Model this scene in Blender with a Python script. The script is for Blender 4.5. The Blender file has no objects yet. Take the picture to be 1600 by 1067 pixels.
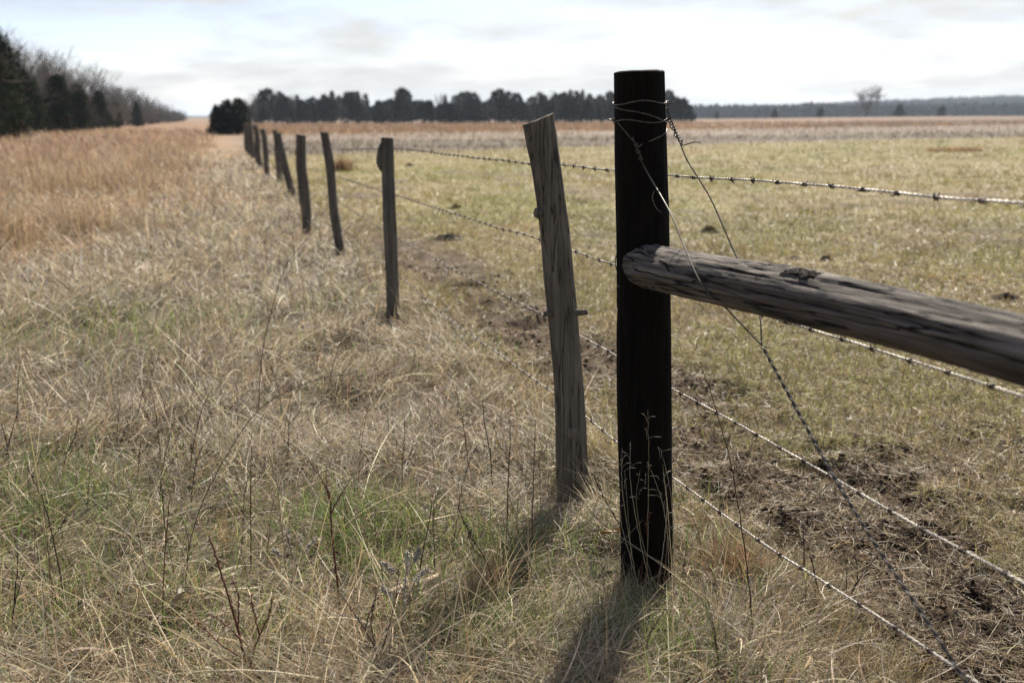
import bpy, math, random
import numpy as np
from mathutils import Vector, Matrix
random.seed(7)
RNG = np.random.default_rng(7)
scene = bpy.context.scene
COL = scene.collection
PI = math.pi

# ------------------------------------------------------------------ noise
def _hash(ix, iy, iz, seed):
    with np.errstate(over='ignore'):
        h = (ix.astype(np.int64) * 374761393 + iy.astype(np.int64) * 668265263 + iz.astype(np.int64) * 2147483647
             + np.int64(seed) * 1274126177).astype(np.uint64)
        h ^= h >> np.uint64(13)
        h *= np.uint64(1274126177)
        h ^= h >> np.uint64(16)
        h &= np.uint64(0xffffff)
    return h.astype(np.float64) / 0xffffff

def vnoise(x, y, z=None, seed=0):
    x = np.asarray(x, float); y = np.asarray(y, float)
    fx = np.floor(x); fy = np.floor(y); tx = x - fx; ty = y - fy
    sx = tx * tx * (3 - 2 * tx); sy = ty * ty * (3 - 2 * ty)
    def plane(iz):
        a = _hash(fx, fy, iz, seed); b = _hash(fx + 1, fy, iz, seed)
        c = _hash(fx, fy + 1, iz, seed); e = _hash(fx + 1, fy + 1, iz, seed)
        return (a * (1 - sx) + b * sx) * (1 - sy) + (c * (1 - sx) + e * sx) * sy
    if z is None:
        return plane(np.zeros_like(fx))
    z = np.asarray(z, float) + 0 * x
    fz = np.floor(z); tz = z - fz; sz = tz * tz * (3 - 2 * tz)
    return plane(fz) * (1 - sz) + plane(fz + 1) * sz

def fbm(x, y, z=None, seed=0, oct=4, gain=.5):
    s = 0; a = 1; n = 0
    for o in range(oct):
        s = s + a * vnoise(np.asarray(x) * 2 ** o + 17.3 * o, np.asarray(y) * 2 ** o - 9.1 * o,
                           None if z is None else np.asarray(z) * 2 ** o + 4.7 * o, seed + o)
        n += a; a *= gain
    return s / n

def sstep(a, b, x):
    t = np.clip((x - a) / (b - a), 0, 1)
    return t * t * (3 - 2 * t)

# ------------------------------------------------------------------ mesh helpers
def mesh_np(name, V, F, col=None, smooth=False, extra=None):
    """V (N,3); F a list of (M,k) index arrays."""
    me = bpy.data.meshes.new(name)
    if isinstance(F, np.ndarray): F = [F]
    F = [f for f in F if len(f)]
    me.vertices.add(len(V)); me.vertices.foreach_set('co', np.ascontiguousarray(V, dtype=np.float32).ravel())
    tot = np.concatenate([np.full(len(f), f.shape[1], np.int32) for f in F])
    li = np.concatenate([f.ravel() for f in F]).astype(np.int32)
    st = np.concatenate([[0], np.cumsum(tot)[:-1]]).astype(np.int32)
    me.loops.add(len(li)); me.loops.foreach_set('vertex_index', li)
    me.polygons.add(len(tot)); me.polygons.foreach_set('loop_start', st); me.polygons.foreach_set('loop_total', tot)
    if smooth: me.polygons.foreach_set('use_smooth', np.ones(len(tot), bool))
    me.update(calc_edges=True)
    if col is not None:
        a = me.attributes.new('Col', 'FLOAT_COLOR', 'POINT')
        c = np.ones((len(V), 4), np.float32); c[:, :3] = col
        a.data.foreach_set('color', c.ravel())
    for k, v in (extra or {}).items():
        a = me.attributes.new(k, 'FLOAT', 'POINT'); a.data.foreach_set('value', np.asarray(v, np.float32))
    return me

def link(name, me, mat=None, parent=None, loc=None):
    o = bpy.data.objects.new(name, me); COL.objects.link(o)
    if mat is not None and me is not None and not me.materials: me.materials.append(mat)
    if parent is not None: o.parent = parent
    if loc is not None: o.location = loc
    return o

def tag(o, label=None, cat=None, group=None, kind=None):
    if label: o['label'] = label
    if cat: o['category'] = cat
    if group: o['group'] = group
    if kind: o['kind'] = kind
    return o

def empty(name, loc, label, cat, group=None):
    o = bpy.data.objects.new(name, None); COL.objects.link(o); o.location = loc
    return tag(o, label, cat, group)

class MB:
    def __init__(s): s.V = []; s.F = {}; s.C = []; s.n = 0
    def add(s, V, F, col=None):
        V = np.asarray(V, float)
        for f in (F if isinstance(F, list) else [F]):
            f = np.asarray(f)
            if len(f): s.F.setdefault(f.shape[1], []).append(f + s.n)
        s.V.append(V); s.n += len(V)
        if col is not None: s.C.append(np.broadcast_to(col, (len(V), 3)))
    def build(s, name, mat, parent=None, smooth=True, loc=None):
        V = np.concatenate(s.V)
        me = mesh_np(name, V, [np.concatenate(f) for f in s.F.values()], np.concatenate(s.C) if s.C else None, smooth)
        return link(name, me, mat, parent, loc)

def tube(P, R, k=6, cap=True):
    """a swept tube along points P (N,3) with radii R."""
    P = np.asarray(P, float); N = len(P); R = np.broadcast_to(np.asarray(R, float), (N,))
    T = np.gradient(P, axis=0); T /= np.linalg.norm(T, axis=1)[:, None] + 1e-12
    m = T.mean(0); ref = np.eye(3)[np.argmin(np.abs(m))]
    U = np.zeros_like(P)
    u = ref - T[0] * (ref @ T[0]); u /= np.linalg.norm(u)
    for i in range(N):
        u = u - T[i] * (u @ T[i]); u /= np.linalg.norm(u) + 1e-12; U[i] = u
    W = np.cross(T, U)
    a = np.arange(k) * 2 * PI / k
    V = P[:, None] + R[:, None, None] * (np.cos(a)[None, :, None] * U[:, None] + np.sin(a)[None, :, None] * W[:, None])
    i = np.arange(N - 1)[:, None] * k; j = np.arange(k)[None]; j2 = (j + 1) % k
    Q = np.stack([i + j, i + j2, i + k + j2, i + k + j], -1).reshape(-1, 4)
    V = V.reshape(-1, 3)
    if cap:
        n = len(V); V = np.vstack([V, P[0], P[-1]])
        j = np.arange(k); j2 = (j + 1) % k
        Tr = np.vstack([np.stack([np.full(k, n), j2, j], -1), np.stack([np.full(k, n + 1), (N - 1) * k + j, (N - 1) * k + j2], -1)])
        return V, [Q, Tr]
    return V, [Q]

def spline(pts, n):
    """Catmull-Rom through pts, n samples."""
    P = np.asarray(pts, float)
    if len(P) == 2: 
        t = np.linspace(0, 1, n)[:, None]; return P[0] * (1 - t) + P[1] * t
    Q = np.vstack([2 * P[0] - P[1], P, 2 * P[-1] - P[-2]])
    u = np.linspace(0, len(P) - 1 - 1e-9, n); i = u.astype(int); t = (u - i)[:, None]
    a, b, c, d = Q[i], Q[i + 1], Q[i + 2], Q[i + 3]
    return .5 * (2 * b + (c - a) * t + (2 * a - 5 * b + 4 * c - d) * t ** 2 + (3 * b - a - 3 * c + d) * t ** 3)

# ------------------------------------------------------------------ materials
def new_mat(name):
    m = bpy.data.materials.new(name); m.use_nodes = True
    nt = m.node_tree; nt.nodes.clear()
    out = nt.nodes.new('ShaderNodeOutputMaterial')
    return m, nt, out
def nd(nt, t, **kw):
    n = nt.nodes.new(t)
    for k, v in kw.items():
        if k.startswith('i_'): n.inputs[k[2:].replace('_', ' ')].default_value = v
        else: setattr(n, k, v)
    return n
def ramp(nt, fac, stops):
    r = nt.nodes.new('ShaderNodeValToRGB'); e = r.color_ramp.elements
    while len(e) < len(stops): e.new(.5)
    for k, (p, c) in enumerate(stops):
        e[k].position = p; e[k].color = (c, c, c, 1) if isinstance(c, (int, float)) else (*c, 1)
    nt.links.new(fac, r.inputs[0]); return r.outputs[0]
def mixc(nt, fac, a, b, mode='MIX'):
    m = nt.nodes.new('ShaderNodeMix'); m.data_type = 'RGBA'; m.blend_type = mode
    for s, v in ((m.inputs[0], fac), (m.inputs[6], a), (m.inputs[7], b)):
        if hasattr(v, 'links') or hasattr(v, 'is_linked'): nt.links.new(v, s)
        elif isinstance(v, (int, float)): s.default_value = v
        else: s.default_value = (*v, 1)
    return m.outputs[2]

def leaf_mat(name, trans=.35, rough=.45, spec=.4):
    m, nt, out = new_mat(name)
    at = nd(nt, 'ShaderNodeAttribute', attribute_name='Col')
    p = nd(nt, 'ShaderNodeBsdfPrincipled'); p.inputs['Roughness'].default_value = rough
    p.inputs['Specular IOR Level'].default_value = spec
    t = nd(nt, 'ShaderNodeBsdfTranslucent'); mx = nd(nt, 'ShaderNodeMixShader'); mx.inputs[0].default_value = trans
    nt.links.new(at.outputs['Color'], p.inputs['Base Color']); nt.links.new(at.outputs['Color'], t.inputs[0])
    nt.links.new(p.outputs[0], mx.inputs[1]); nt.links.new(t.outputs[0], mx.inputs[2]); nt.links.new(mx.outputs[0], out.inputs[0])
    return m

def wood_mat(name, dark, mid, light, grain=70, along=3.0, crack=.5, rough=.85, bump=.5, patch=(.4, .6), stain=None, spec=.2):
    m, nt, out = new_mat(name)
    tc = nd(nt, 'ShaderNodeTexCoord')
    def noise(sc, scale, det=5, rough_=.6):
        mp = nd(nt, 'ShaderNodeMapping'); mp.inputs['Scale'].default_value = sc
        nt.links.new(tc.outputs['Object'], mp.inputs[0])
        n = nd(nt, 'ShaderNodeTexNoise'); n.inputs['Scale'].default_value = scale
        n.inputs['Detail'].default_value = det; n.inputs['Roughness'].default_value = rough_
        nt.links.new(mp.outputs[0], n.inputs[0]); return n.outputs[0]
    g = noise((grain, grain, along), 1.0, 6)
    f = noise((grain * 2.7, grain * 2.7, along * 2), 1.0, 4)
    pz = noise((9, 9, 3), 1.0, 4)
    cr = noise((grain * .8, grain * .8, along * .6), 1.0, 3, .5)
    c = ramp(nt, g, [(.28, dark), (.5, mid), (.72, light)])
    c = mixc(nt, .5, c, ramp(nt, f, [(.3, dark), (.7, light)]))
    c = mixc(nt, ramp(nt, pz, [(patch[0], 0.0), (patch[1], .5)]), c, dark)
    if stain: c = mixc(nt, ramp(nt, noise((5, 5, 1.6), 1.0, 3), [(.52, 0.0), (.68, .7)]), c, stain)
    ck = ramp(nt, cr, [(.478, 1.0), (.496, 0.0), (.504, 0.0), (.522, 1.0)])
    inv = nd(nt, 'ShaderNodeMath', operation='SUBTRACT'); inv.inputs[0].default_value = 1; nt.links.new(ck, inv.inputs[1])
    cf = nd(nt, 'ShaderNodeMath', operation='MULTIPLY'); cf.inputs[1].default_value = crack; nt.links.new(inv.outputs[0], cf.inputs[0])
    c = mixc(nt, cf.outputs[0], c, tuple(v * .3 for v in dark))
    p = nd(nt, 'ShaderNodeBsdfPrincipled'); p.inputs['Roughness'].default_value = rough
    p.inputs['Specular IOR Level'].default_value = spec
    nt.links.new(c, p.inputs['Base Color'])
    h = nd(nt, 'ShaderNodeMath', operation='MULTIPLY_ADD'); nt.links.new(ck, h.inputs[0]); h.inputs[1].default_value = .7; nt.links.new(g, h.inputs[2])
    b = nd(nt, 'ShaderNodeBump'); b.inputs['Strength'].default_value = bump; b.inputs['Distance'].default_value = .006
    nt.links.new(h.outputs[0], b.inputs['Height']); nt.links.new(b.outputs[0], p.inputs['Normal'])
    nt.links.new(p.outputs[0], out.inputs[0]); return m

def plain_mat(name, c1, c2, scale=30, rough=.6, metal=0.0, spec=.5, bump=0.0):
    m, nt, out = new_mat(name)
    tc = nd(nt, 'ShaderNodeTexCoord')
    n = nd(nt, 'ShaderNodeTexNoise'); n.inputs['Scale'].default_value = scale; n.inputs['Detail'].default_value = 5
    nt.links.new(tc.outputs['Object'], n.inputs[0])
    p = nd(nt, 'ShaderNodeBsdfPrincipled'); p.inputs['Roughness'].default_value = rough; p.inputs['Metallic'].default_value = metal
    p.inputs['Specular IOR Level'].default_value = spec
    nt.links.new(ramp(nt, n.outputs[0], [(.35, c1), (.65, c2)]), p.inputs['Base Color'])
    if bump:
        b = nd(nt, 'ShaderNodeBump'); b.inputs['Strength'].default_value = bump; b.inputs['Distance'].default_value = .01
        nt.links.new(n.outputs[0], b.inputs['Height']); nt.links.new(b.outputs[0], p.inputs['Normal'])
    nt.links.new(p.outputs[0], out.inputs[0]); return m

# ------------------------------------------------------------------ camera, sun, sky
CAMZ = 1.25
cam = bpy.data.cameras.new('camera'); co = bpy.data.objects.new('camera', cam); COL.objects.link(co)
cam.sensor_width = 36; cam.lens = 35; cam.clip_start = .05; cam.clip_end = 20000
co.location = (0, 0, CAMZ); co.rotation_euler = (math.radians(90 - 12.6), 0, 0)
cam.dof.use_dof = True; cam.dof.focus_distance = 2.62; cam.dof.aperture_fstop = 3.3
scene.camera = co

SUN_AZ, SUN_EL = math.radians(16), math.radians(42)
sd = Vector((math.sin(SUN_AZ) * math.cos(SUN_EL), math.cos(SUN_AZ) * math.cos(SUN_EL), math.sin(SUN_EL)))
sl = bpy.data.lights.new('sun', 'SUN'); so = bpy.data.objects.new('sun', sl); COL.objects.link(so)
sl.energy = 5.0; sl.angle = math.radians(.6); sl.color = (1, .93, .815)
so.rotation_euler = (-sd).to_track_quat('-Z', 'Y').to_euler(); so.location = (10, 20, 30)

w = bpy.data.worlds.new('World'); scene.world = w; w.use_nodes = True
nt = w.node_tree; nt.nodes.clear()
wo = nt.nodes.new('ShaderNodeOutputWorld'); bg = nt.nodes.new('ShaderNodeBackground')
sky = nt.nodes.new('ShaderNodeTexSky'); sky.sky_type = 'NISHITA'; sky.sun_disc = False
sky.sun_elevation = SUN_EL; sky.sun_rotation = SUN_AZ; sky.air_density = 1.0; sky.dust_density = .4; sky.ozone_density = 1.6
bg.inputs[1].default_value = .1
tc = nt.nodes.new('ShaderNodeTexCoord')
sep = nt.nodes.new('ShaderNodeSeparateXYZ'); nt.links.new(tc.outputs['Generated'], sep.inputs[0])
def wm(op, a, b=None):
    m = nt.nodes.new('ShaderNodeMath'); m.operation = op
    for s, v in zip(m.inputs, (a, b)):
        if v is None: continue
        if isinstance(v, (int, float)): s.default_value = v
        else: nt.links.new(v, s)
    return m.outputs[0]
zz = wm('ADD', wm('MAXIMUM', sep.outputs[2], 0.0), .16)
cmb = nt.nodes.new('ShaderNodeCombineXYZ')
nt.links.new(wm('DIVIDE', sep.outputs[0], zz), cmb.inputs[0]); nt.links.new(wm('DIVIDE', sep.outputs[1], zz), cmb.inputs[1])
cn = nt.nodes.new('ShaderNodeTexNoise'); cn.inputs['Scale'].default_value = 1.05; cn.inputs['Detail'].default_value = 9; cn.inputs['Roughness'].default_value = .55
cn.inputs['Distortion'].default_value = .3
mpn = nt.nodes.new('ShaderNodeMapping'); mpn.inputs['Location'].default_value = (3.1, 1.7, 0)
nt.links.new(cmb.outputs[0], mpn.inputs[0]); nt.links.new(mpn.outputs[0], cn.inputs[0])
cov = ramp(nt, wm('ADD', cn.outputs[0], wm('MULTIPLY', wm('MAXIMUM', wm('SUBTRACT', .07, sep.outputs[2]), 0.0), 3.2)), [(.43, .03), (.56, .68), (.66, 1.0)])
# cloud tops: brighter towards the sun (forward scattering)
dt = nt.nodes.new('ShaderNodeVectorMath'); dt.operation = 'DOT_PRODUCT'
nt.links.new(tc.outputs['Generated'], dt.inputs[0]); dt.inputs[1].default_value = sd
fs = wm('ADD', 1.4, wm('MULTIPLY', wm('MAXIMUM', dt.outputs['Value'], 0.0), 3.55))
cn2 = nt.nodes.new('ShaderNodeTexNoise'); cn2.inputs['Scale'].default_value = 3.4; cn2.inputs['Detail'].default_value = 6
nt.links.new(mpn.outputs[0], cn2.inputs[0])
fs = wm('MULTIPLY', fs, wm('ADD', .68, wm('MULTIPLY', cn2.outputs[0], .60)))
fs = wm('ADD', fs, wm('MULTIPLY', wm('MAXIMUM', wm('SUBTRACT', .13, wm('ABSOLUTE', sep.outputs[2])), 0.0), 1.6))
sc = nt.nodes.new('ShaderNodeVectorMath'); sc.operation = 'SCALE'; sc.inputs[0].default_value = (1.0, 1.0, .965)
nt.links.new(fs, sc.inputs[3])
nt.links.new(mixc(nt, cov, mixc(nt, 1.0, sky.outputs[0], (.70, .67, .80), 'MULTIPLY'), sc.outputs[0]), bg.inputs[0]); nt.links.new(bg.outputs[0], wo.inputs[0])
scene.view_settings.view_transform = 'Standard'; scene.view_settings.look = 'None'
scene.view_settings.exposure = 0.93; scene.view_settings.gamma = 1.0
scene.cycles.max_bounces = 6; scene.cycles.diffuse_bounces = 3; scene.cycles.transmission_bounces = 4
scene.cycles.use_denoising = True; scene.cycles.denoiser = 'OPENIMAGEDENOISE'; scene.cycles.denoising_prefilter = 'NONE'; scene.cycles.use_adaptive_sampling = False

# ------------------------------------------------------------------ lie of the land
P0 = np.array([.374, 2.559]); D = np.array([-.28, .96]); D /= np.linalg.norm(D); N_ = np.array([D[1], -D[0]])
def st(x, y):
    dx = x - P0[0]; dy = y - P0[1]
    return dx * D[0] + dy * D[1], dx * N_[0] + dy * N_[1]      # along the fence, across it (pasture positive)
def xy(s, t): return P0[0] + D[0] * s + N_[0] * t, P0[1] + D[1] * s + N_[1] * t

HOLES = [(1.36, 2.66, .07, .03), (1.42, 2.36, .22, .02), (1.14, 2.34, .1, .02), (.39, 5.4, .1, .05), (.75, 4.25, .12, .05), (1.0, 4.2, .12, .05), (-.35, 7.6, .2, .05), (1.25, 3.7, .12, .05), (1.72, 2.75, .09, .05)]
def dirt(x, y):
    """how bare and trodden the ground is"""
    s, t = st(x, y)
    wob = (fbm(s * .35, t * .0 + 3, seed=11, oct=3) - .5) * .9
    path = 1.5 * np.exp(-((t - .78 - wob * .25) / (.36 + .12 * vnoise(s * .5, 0 * s, seed=5))) ** 4) * sstep(12, 6, s) * (.7 + .5 * vnoise(s * .6, 0 * s + 7, seed=6))
    near = sstep(1.6, .6, s) * np.exp(-((t - 1.4) / .75) ** 2) * .74
    patch = sstep(.53, .68, fbm(x * .8, y * .55, seed=21, oct=4)) * (t > .3) * .75
    nn = sstep(.33, .66, fbm(x * 2.6, y * 2.6, seed=31, oct=4))
    trk = path * sstep(1.2, 2.2, s) * (.62 + .5 * nn)
    return np.clip(np.maximum(trk, (path + near + patch) * (.10 + 1.2 * nn)) * sstep(.15, .45, t), 0, 1)

def gz(x, y):
    x = np.asarray(x, float); y = np.asarray(y, float)
    s, t = st(x, y); r = np.hypot(x, y)
    z = (fbm(x * .22, y * .22, seed=1, oct=3) - .5) * .10 * sstep(1, 8, r)
    near = sstep(60, 14, r)
    z += (fbm(x * 1.6, y * 1.6, seed=2, oct=3) - .5) * .05 * near
    dd = dirt(x, y)
    hum = fbm(x * 5.5, y * 5.5, seed=3, oct=4) - .5
    z += near * dd * (hum * .15 - .02)
    z += near * (1 - dd) * hum * .045
    for hx, hy, hr, hd in HOLES:
        q = np.hypot(x - hx, (y - hy) * 1.2) / hr * (.55 + .9 * fbm(x * 9, y * 9, seed=33, oct=3))
        z += -hd * np.exp(-q ** 3) + hd * .35 * np.exp(-((q - 1.35) / .4) ** 2) * (vnoise(x * 7, y * 7, seed=34) > .4)
    # far land: the field lifts a little to the right, a long low ridge beyond it
    z += sstep(90, 420, y) * sstep(-.1, .5, x / np.maximum(y, 1)) * 2.2 * (y > 0)
    z += sstep(900, 1700, y) * (6 + 21 * sstep(.12, .58, x / np.maximum(y, 1))) * (y > 0)
    z -= sstep(1900, 4000, y) * 20
    return z

def pal(w, *cols): return sum(a[..., None] * np.asarray(c) for a, c in zip(w, cols))
def bluestem_mask(x, y):
    s, t = st(x, y)
    edge = -1.2 - 1.6 * sstep(13, 5, s) + (fbm(s * .45, t * .45, seed=41, oct=4) - .5) * 2.6
    return sstep(.5, -1.1, t - edge) * sstep(2.6, 4.6, s + .25 * (-t) - 1.0)

def ground_col(x, y):
    s, t = st(x, y); r = np.hypot(x, y)
    n1 = fbm(x * .5, y * .5, seed=51, oct=4); n2 = fbm(x * .05, y * .05, seed=52, oct=4); n3 = fbm(x * 3, y * 3, seed=53, oct=4)
    past = np.array([.205, .165, .078]) * (1 - .0) + 0 * n1[..., None]
    olive = np.array([.165, .15, .048]); tan = np.array([.26, .19, .10])
    g = sstep(.42, .6, .5 * n1 + .5 * n2)
    c = past * (1 - g[..., None]) + olive * g[..., None]
    k = sstep(.5, .68, n3)[..., None] * .5; c = c * (1 - k) + tan * k
    # strips of the field further off
    v = y - .86 * np.clip(x, -60, 400) + (fbm(x * .02, y * .05, seed=54, oct=3) - .5) * 8
    streak = fbm(x * .06, y * .35, seed=55, oct=4)
    def lay(c, a, b, f, colr, amt=1.0):
        m = (sstep(a, a + f, v) * sstep(b + f, b, v) * amt)[..., None]
        return c * (1 - m) + np.asarray(colr) * m
    c = lay(c, 40, 60, 5, (.075, .054, .038), .85)
    c = lay(c, 60, 90, 8, (.15, .108, .078), .9)
    c = lay(c, 90, 9000, 14, (.17, .105, .060), 1.0)
    pale = (sstep(.55, .75, streak) * sstep(48, 60, v) * sstep(98, 84, v) * .6)[..., None]
    c = c * (1 - pale) + np.array([.30, .255, .21]) * pale
    br = (sstep(85, 105, v) * sstep(190, 130, v) * sstep(.15, .35, x / np.maximum(y, 1)) * .8)[..., None]
    c = c * (1 - br) + np.array([.065, .043, .03]) * br
    # bare soil
    d = dirt(x, y)[..., None] * sstep(40, 20, r)[..., None]
    soil = np.array([.092, .061, .036]) * (.5 + .9 * n3[..., None])
    c = c * (1 - d) + soil * d
    # verge
    ver = sstep(.35, -.05, t)[..., None]
    vc = np.array([.105, .083, .050]) * (.75 + .5 * n3[..., None]); farv = np.array([.25, .165, .095])
    fr = sstep(10, 40, r)[..., None]; vc = vc * (1 - fr) + farv * fr
    bm = bluestem_mask(x, y)[..., None]; vc = vc * (1 - bm) + np.array([.20, .115, .055]) * bm
    c = c * (1 - ver) + vc * ver
    # far wood floor
    f = sstep(1000, 1400, y)[..., None]; c = c * (1 - f) + np.array([.05, .05, .04]) * f
    return c

def lines(f0, f1, step, lo, hi, g):
    a = list(np.arange(f0, f1 + step * .5, step)); d = step
    b = a[-1]
    while b < hi: d *= g; b += d; a.append(b)
    d = step; b = a[0]; pre = []
    while b > lo: d *= g; b -= d; pre.append(b)
    return np.array(pre[::-1] + a)
gx = lines(-3.2, 3.6, .03, -7000, 7000, 1.085); gy = lines(1.2, 7.5, .03, -600, 8000, 1.035)
X, Y = np.meshgrid(gx, gy); nx, ny = len(gx), len(gy)
Xf, Yf = X.ravel(), Y.ravel()
GV = np.stack([Xf, Yf, gz(Xf, Yf)], -1)
i = np.arange(ny - 1)[:, None] * nx; j = np.arange(nx - 1)[None]
GF = np.stack([i + j, i + j + 1, i + nx + j + 1, i + nx + j], -1).reshape(-1, 4)
wet = np.zeros(len(Xf))
for hx, hy, hr, hd in HOLES[:2]: wet = np.maximum(wet, np.exp(-(np.hypot(Xf - hx, (Yf - hy) * 1.2) / hr * .95) ** 4))
GC = ground_col(Xf, Yf); GC = GC * (1 - .72 * wet[:, None])
gm, nt, out = new_mat('soil_and_turf')
at = nd(nt, 'ShaderNodeAttribute', attribute_name='Col'); wa = nd(nt, 'ShaderNodeAttribute', attribute_name='wet')
tc = nd(nt, 'ShaderNodeTexCoord')
n1 = nd(nt, 'ShaderNodeTexNoise'); n1.inputs['Scale'].default_value = 28; n1.inputs['Detail'].default_value = 8; n1.inputs['Roughness'].default_value = .7
n2 = nd(nt, 'ShaderNodeTexNoise'); n2.inputs['Scale'].default_value = 1.6; n2.inputs['Detail'].default_value = 8; n2.inputs['Roughness'].default_value = .7
nt.links.new(tc.outputs['Object'], n1.inputs[0]); nt.links.new(tc.outputs['Object'], n2.inputs[0])
c = mixc(nt, 1.0, at.outputs['Color'], ramp(nt, n1.outputs[0], [(.25, .55), (.5, 1.0), (.75, 1.5)]), 'MULTIPLY')
c = mixc(nt, 1.0, c, ramp(nt, n2.outputs[0], [(.3, .7), (.5, 1.0), (.7, 1.3)]), 'MULTIPLY')
p = nd(nt, 'ShaderNodeBsdfPrincipled'); nt.links.new(c, p.inputs['Base Color'])
rr = nd(nt, 'ShaderNodeMapRange'); nt.links.new(wa.outputs['Fac'], rr.inputs[0]); rr.inputs[3].default_value = .95; rr.inputs[4].default_value = .38
nt.links.new(rr.outputs[0], p.inputs['Roughness']); p.inputs['Specular IOR Level'].default_value = .25
b = nd(nt, 'ShaderNodeBump'); b.inputs['Strength'].default_value = .7; b.inputs['Distance'].default_value = .02
nt.links.new(n1.outputs[0], b.inputs['Height']); nt.links.new(b.outputs[0], p.inputs['Normal']); nt.links.new(p.outputs[0], out.inputs[0])
ground = link('ground', mesh_np('ground', GV, GF, GC, True, {'wet': wet}), gm)
tag(ground, 'rough pasture and verge soil running out to the horizon', 'ground', kind='structure')

# ------------------------------------------------------------------ fence
M_black = wood_mat('creosoted_wood', (.003, .0026, .002), (.007, .0057, .0046), (.017, .013, .0095), grain=60, along=2.5, crack=.4, rough=.85, bump=.5, stain=(.015, .008, .004), spec=.08)
M_grey = wood_mat('weathered_split_wood', (.055, .047, .034), (.155, .133, .10), (.28, .245, .19), grain=55, along=2.2, crack=.75, bump=.9, patch=(.45, .7))
M_dgrey = wood_mat('dark_weathered_wood', (.045, .039, .031), (.125, .110, .088), (.23, .205, .168), grain=55, along=2.2, crack=.7, bump=.9, patch=(.45, .7))
M_rail = wood_mat('barkless_log_wood', (.024, .019, .015), (.088, .073, .058), (.25, .215, .178), grain=52, along=3.6, crack=1.0, bump=1.3, patch=(.48, .72), stain=(.085, .065, .05))
M_end = wood_mat('sawn_end_wood', (.06, .05, .035), (.15, .12, .09), (.25, .21, .16), grain=90, along=60, crack=.4)
M_wire = plain_mat('galvanised_wire', (.22, .2, .172), (.50, .46, .40), 160, .5, .4)
M_rust = plain_mat('rusted_wire', (.045, .028, .02), (.11, .075, .055), 200, .6, .5)
M_brace = plain_mat('dull_smooth_wire', (.06, .052, .042), (.15, .13, .105), 120, .5, .5)
M_twist = plain_mat('weathered_twisted_wire', (.05, .042, .035), (.16, .14, .115), 120, .45, .5)

def log_mesh(path, radii, seed, nside=44, rows=150, crack=.07, lump=.06, oval=.06, topslope=(0, 0), rough=.08):
    """a knotty, checked log swept along a path, with sawn ends"""
    P = spline(path, rows); R = np.interp(np.linspace(0, 1, rows), np.linspace(0, 1, len(radii)), radii)
    V, F = tube(P, R, nside, cap=False)
    V = V.reshape(rows, nside, 3); C = P[:, None]; dv = V - C
    a = np.arange(nside) * 2 * PI / nside; ca, sa = np.cos(a)[None], np.sin(a)[None]
    z = np.linspace(0, np.linalg.norm(np.diff(P, axis=0), axis=1).sum(), rows)[:, None]
    f = 1 + lump * 2 * (fbm(ca * 1.1 + 5 + 0 * z, sa * 1.1 + 0 * z, z * 3.5 + 0 * ca, seed, 3) - .5)
    f += oval * np.cos(2 * (a[None] - seed))
    cn = fbm(ca * 4 + 0 * z, sa * 4 + 0 * z, z * 1.3 + 0 * ca, seed + 9, 3)
    f -= crack * np.clip(1 - np.abs(cn - .5) / .035, 0, 1) 
    f += rough * (fbm(ca * 2.6 + 3 + 0 * z, sa * 2.6 + 0 * z, z * 7 + 0 * ca, seed + 31, 4) - .5)
    f += .022 * (vnoise(ca * 9 + 0 * z, sa * 9 + 0 * z, z * 5 + 0 * ca, seed + 20) - .5)
    V = C + dv * f[..., None]
    # slanted saw cut
    u = V[-1] - P[-1]
    V[-1] += np.stack([0 * u[:, 0], 0 * u[:, 0], u[:, 0] * topslope[0] + u[:, 1] * topslope[1]], -1)
    return V, F, P

def log_obj(name, mat, parent, endname='sawn_end', **kw):
    V, F, P = log_mesh(**kw)
    rows, ns = V.shape[:2]
    o = link(name, mesh_np(name, V.reshape(-1, 3), F, None, True), mat, parent)
    for which, cap in ((-1, 'sawn_end'),) + (((0, 'sawn_end'),) if endname == 'both' else ()):
        ring = V[which]; c = ring.mean(0); vs = [ring]; fs = []
        for q, k in enumerate((.93, .6, .25)):
            rr_ = c + (ring - c) * k; ax = (P[-1] - P[-2]) if which == -1 else (P[0] - P[1]); ax = ax / np.linalg.norm(ax)
            rr_ = rr_ + ax * (.0025 + .003 * (vnoise(rr_[:, 0] * 60, rr_[:, 1] * 60, rr_[:, 2] * 60, 3)[:, None] - .4)); vs.append(rr_)
        vs.append(c[None]); j = np.arange(ns); j2 = (j + 1) % ns
        for q in range(3): fs.append(np.stack([q * ns + j, q * ns + j2, (q + 1) * ns + j2, (q + 1) * ns + j], -1))
        tri = np.stack([3 * ns + j, 3 * ns + j2, np.full(ns, 4 * ns)], -1)
        if which == 0: fs = [f[:, ::-1] for f in fs]; tri = tri[:, ::-1]
        link(cap, mesh_np(cap, np.vstack(vs), [np.vstack(fs), tri], None, False), M_end if mat is not M_black else M_black, parent)
    return o

# the black corner post
bp = empty('corner_post', (P0[0], P0[1], 0), 'thick black creosoted corner post standing upright at the end of the log rail', 'fence post')
log_obj('post_shaft', M_black, bp, path=[(.002, 0, -.35), (.0, 0, 0), (-.02, 0, .5), (-.04, 0, 1.0), (-.059, 0, 1.362)], radii=[.074, .0735, .073, .0695, .0635], seed=3, nside=64, rows=240, crack=.05, lump=.03, oval=.012, rough=.05, topslope=(-.03, 0))

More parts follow.
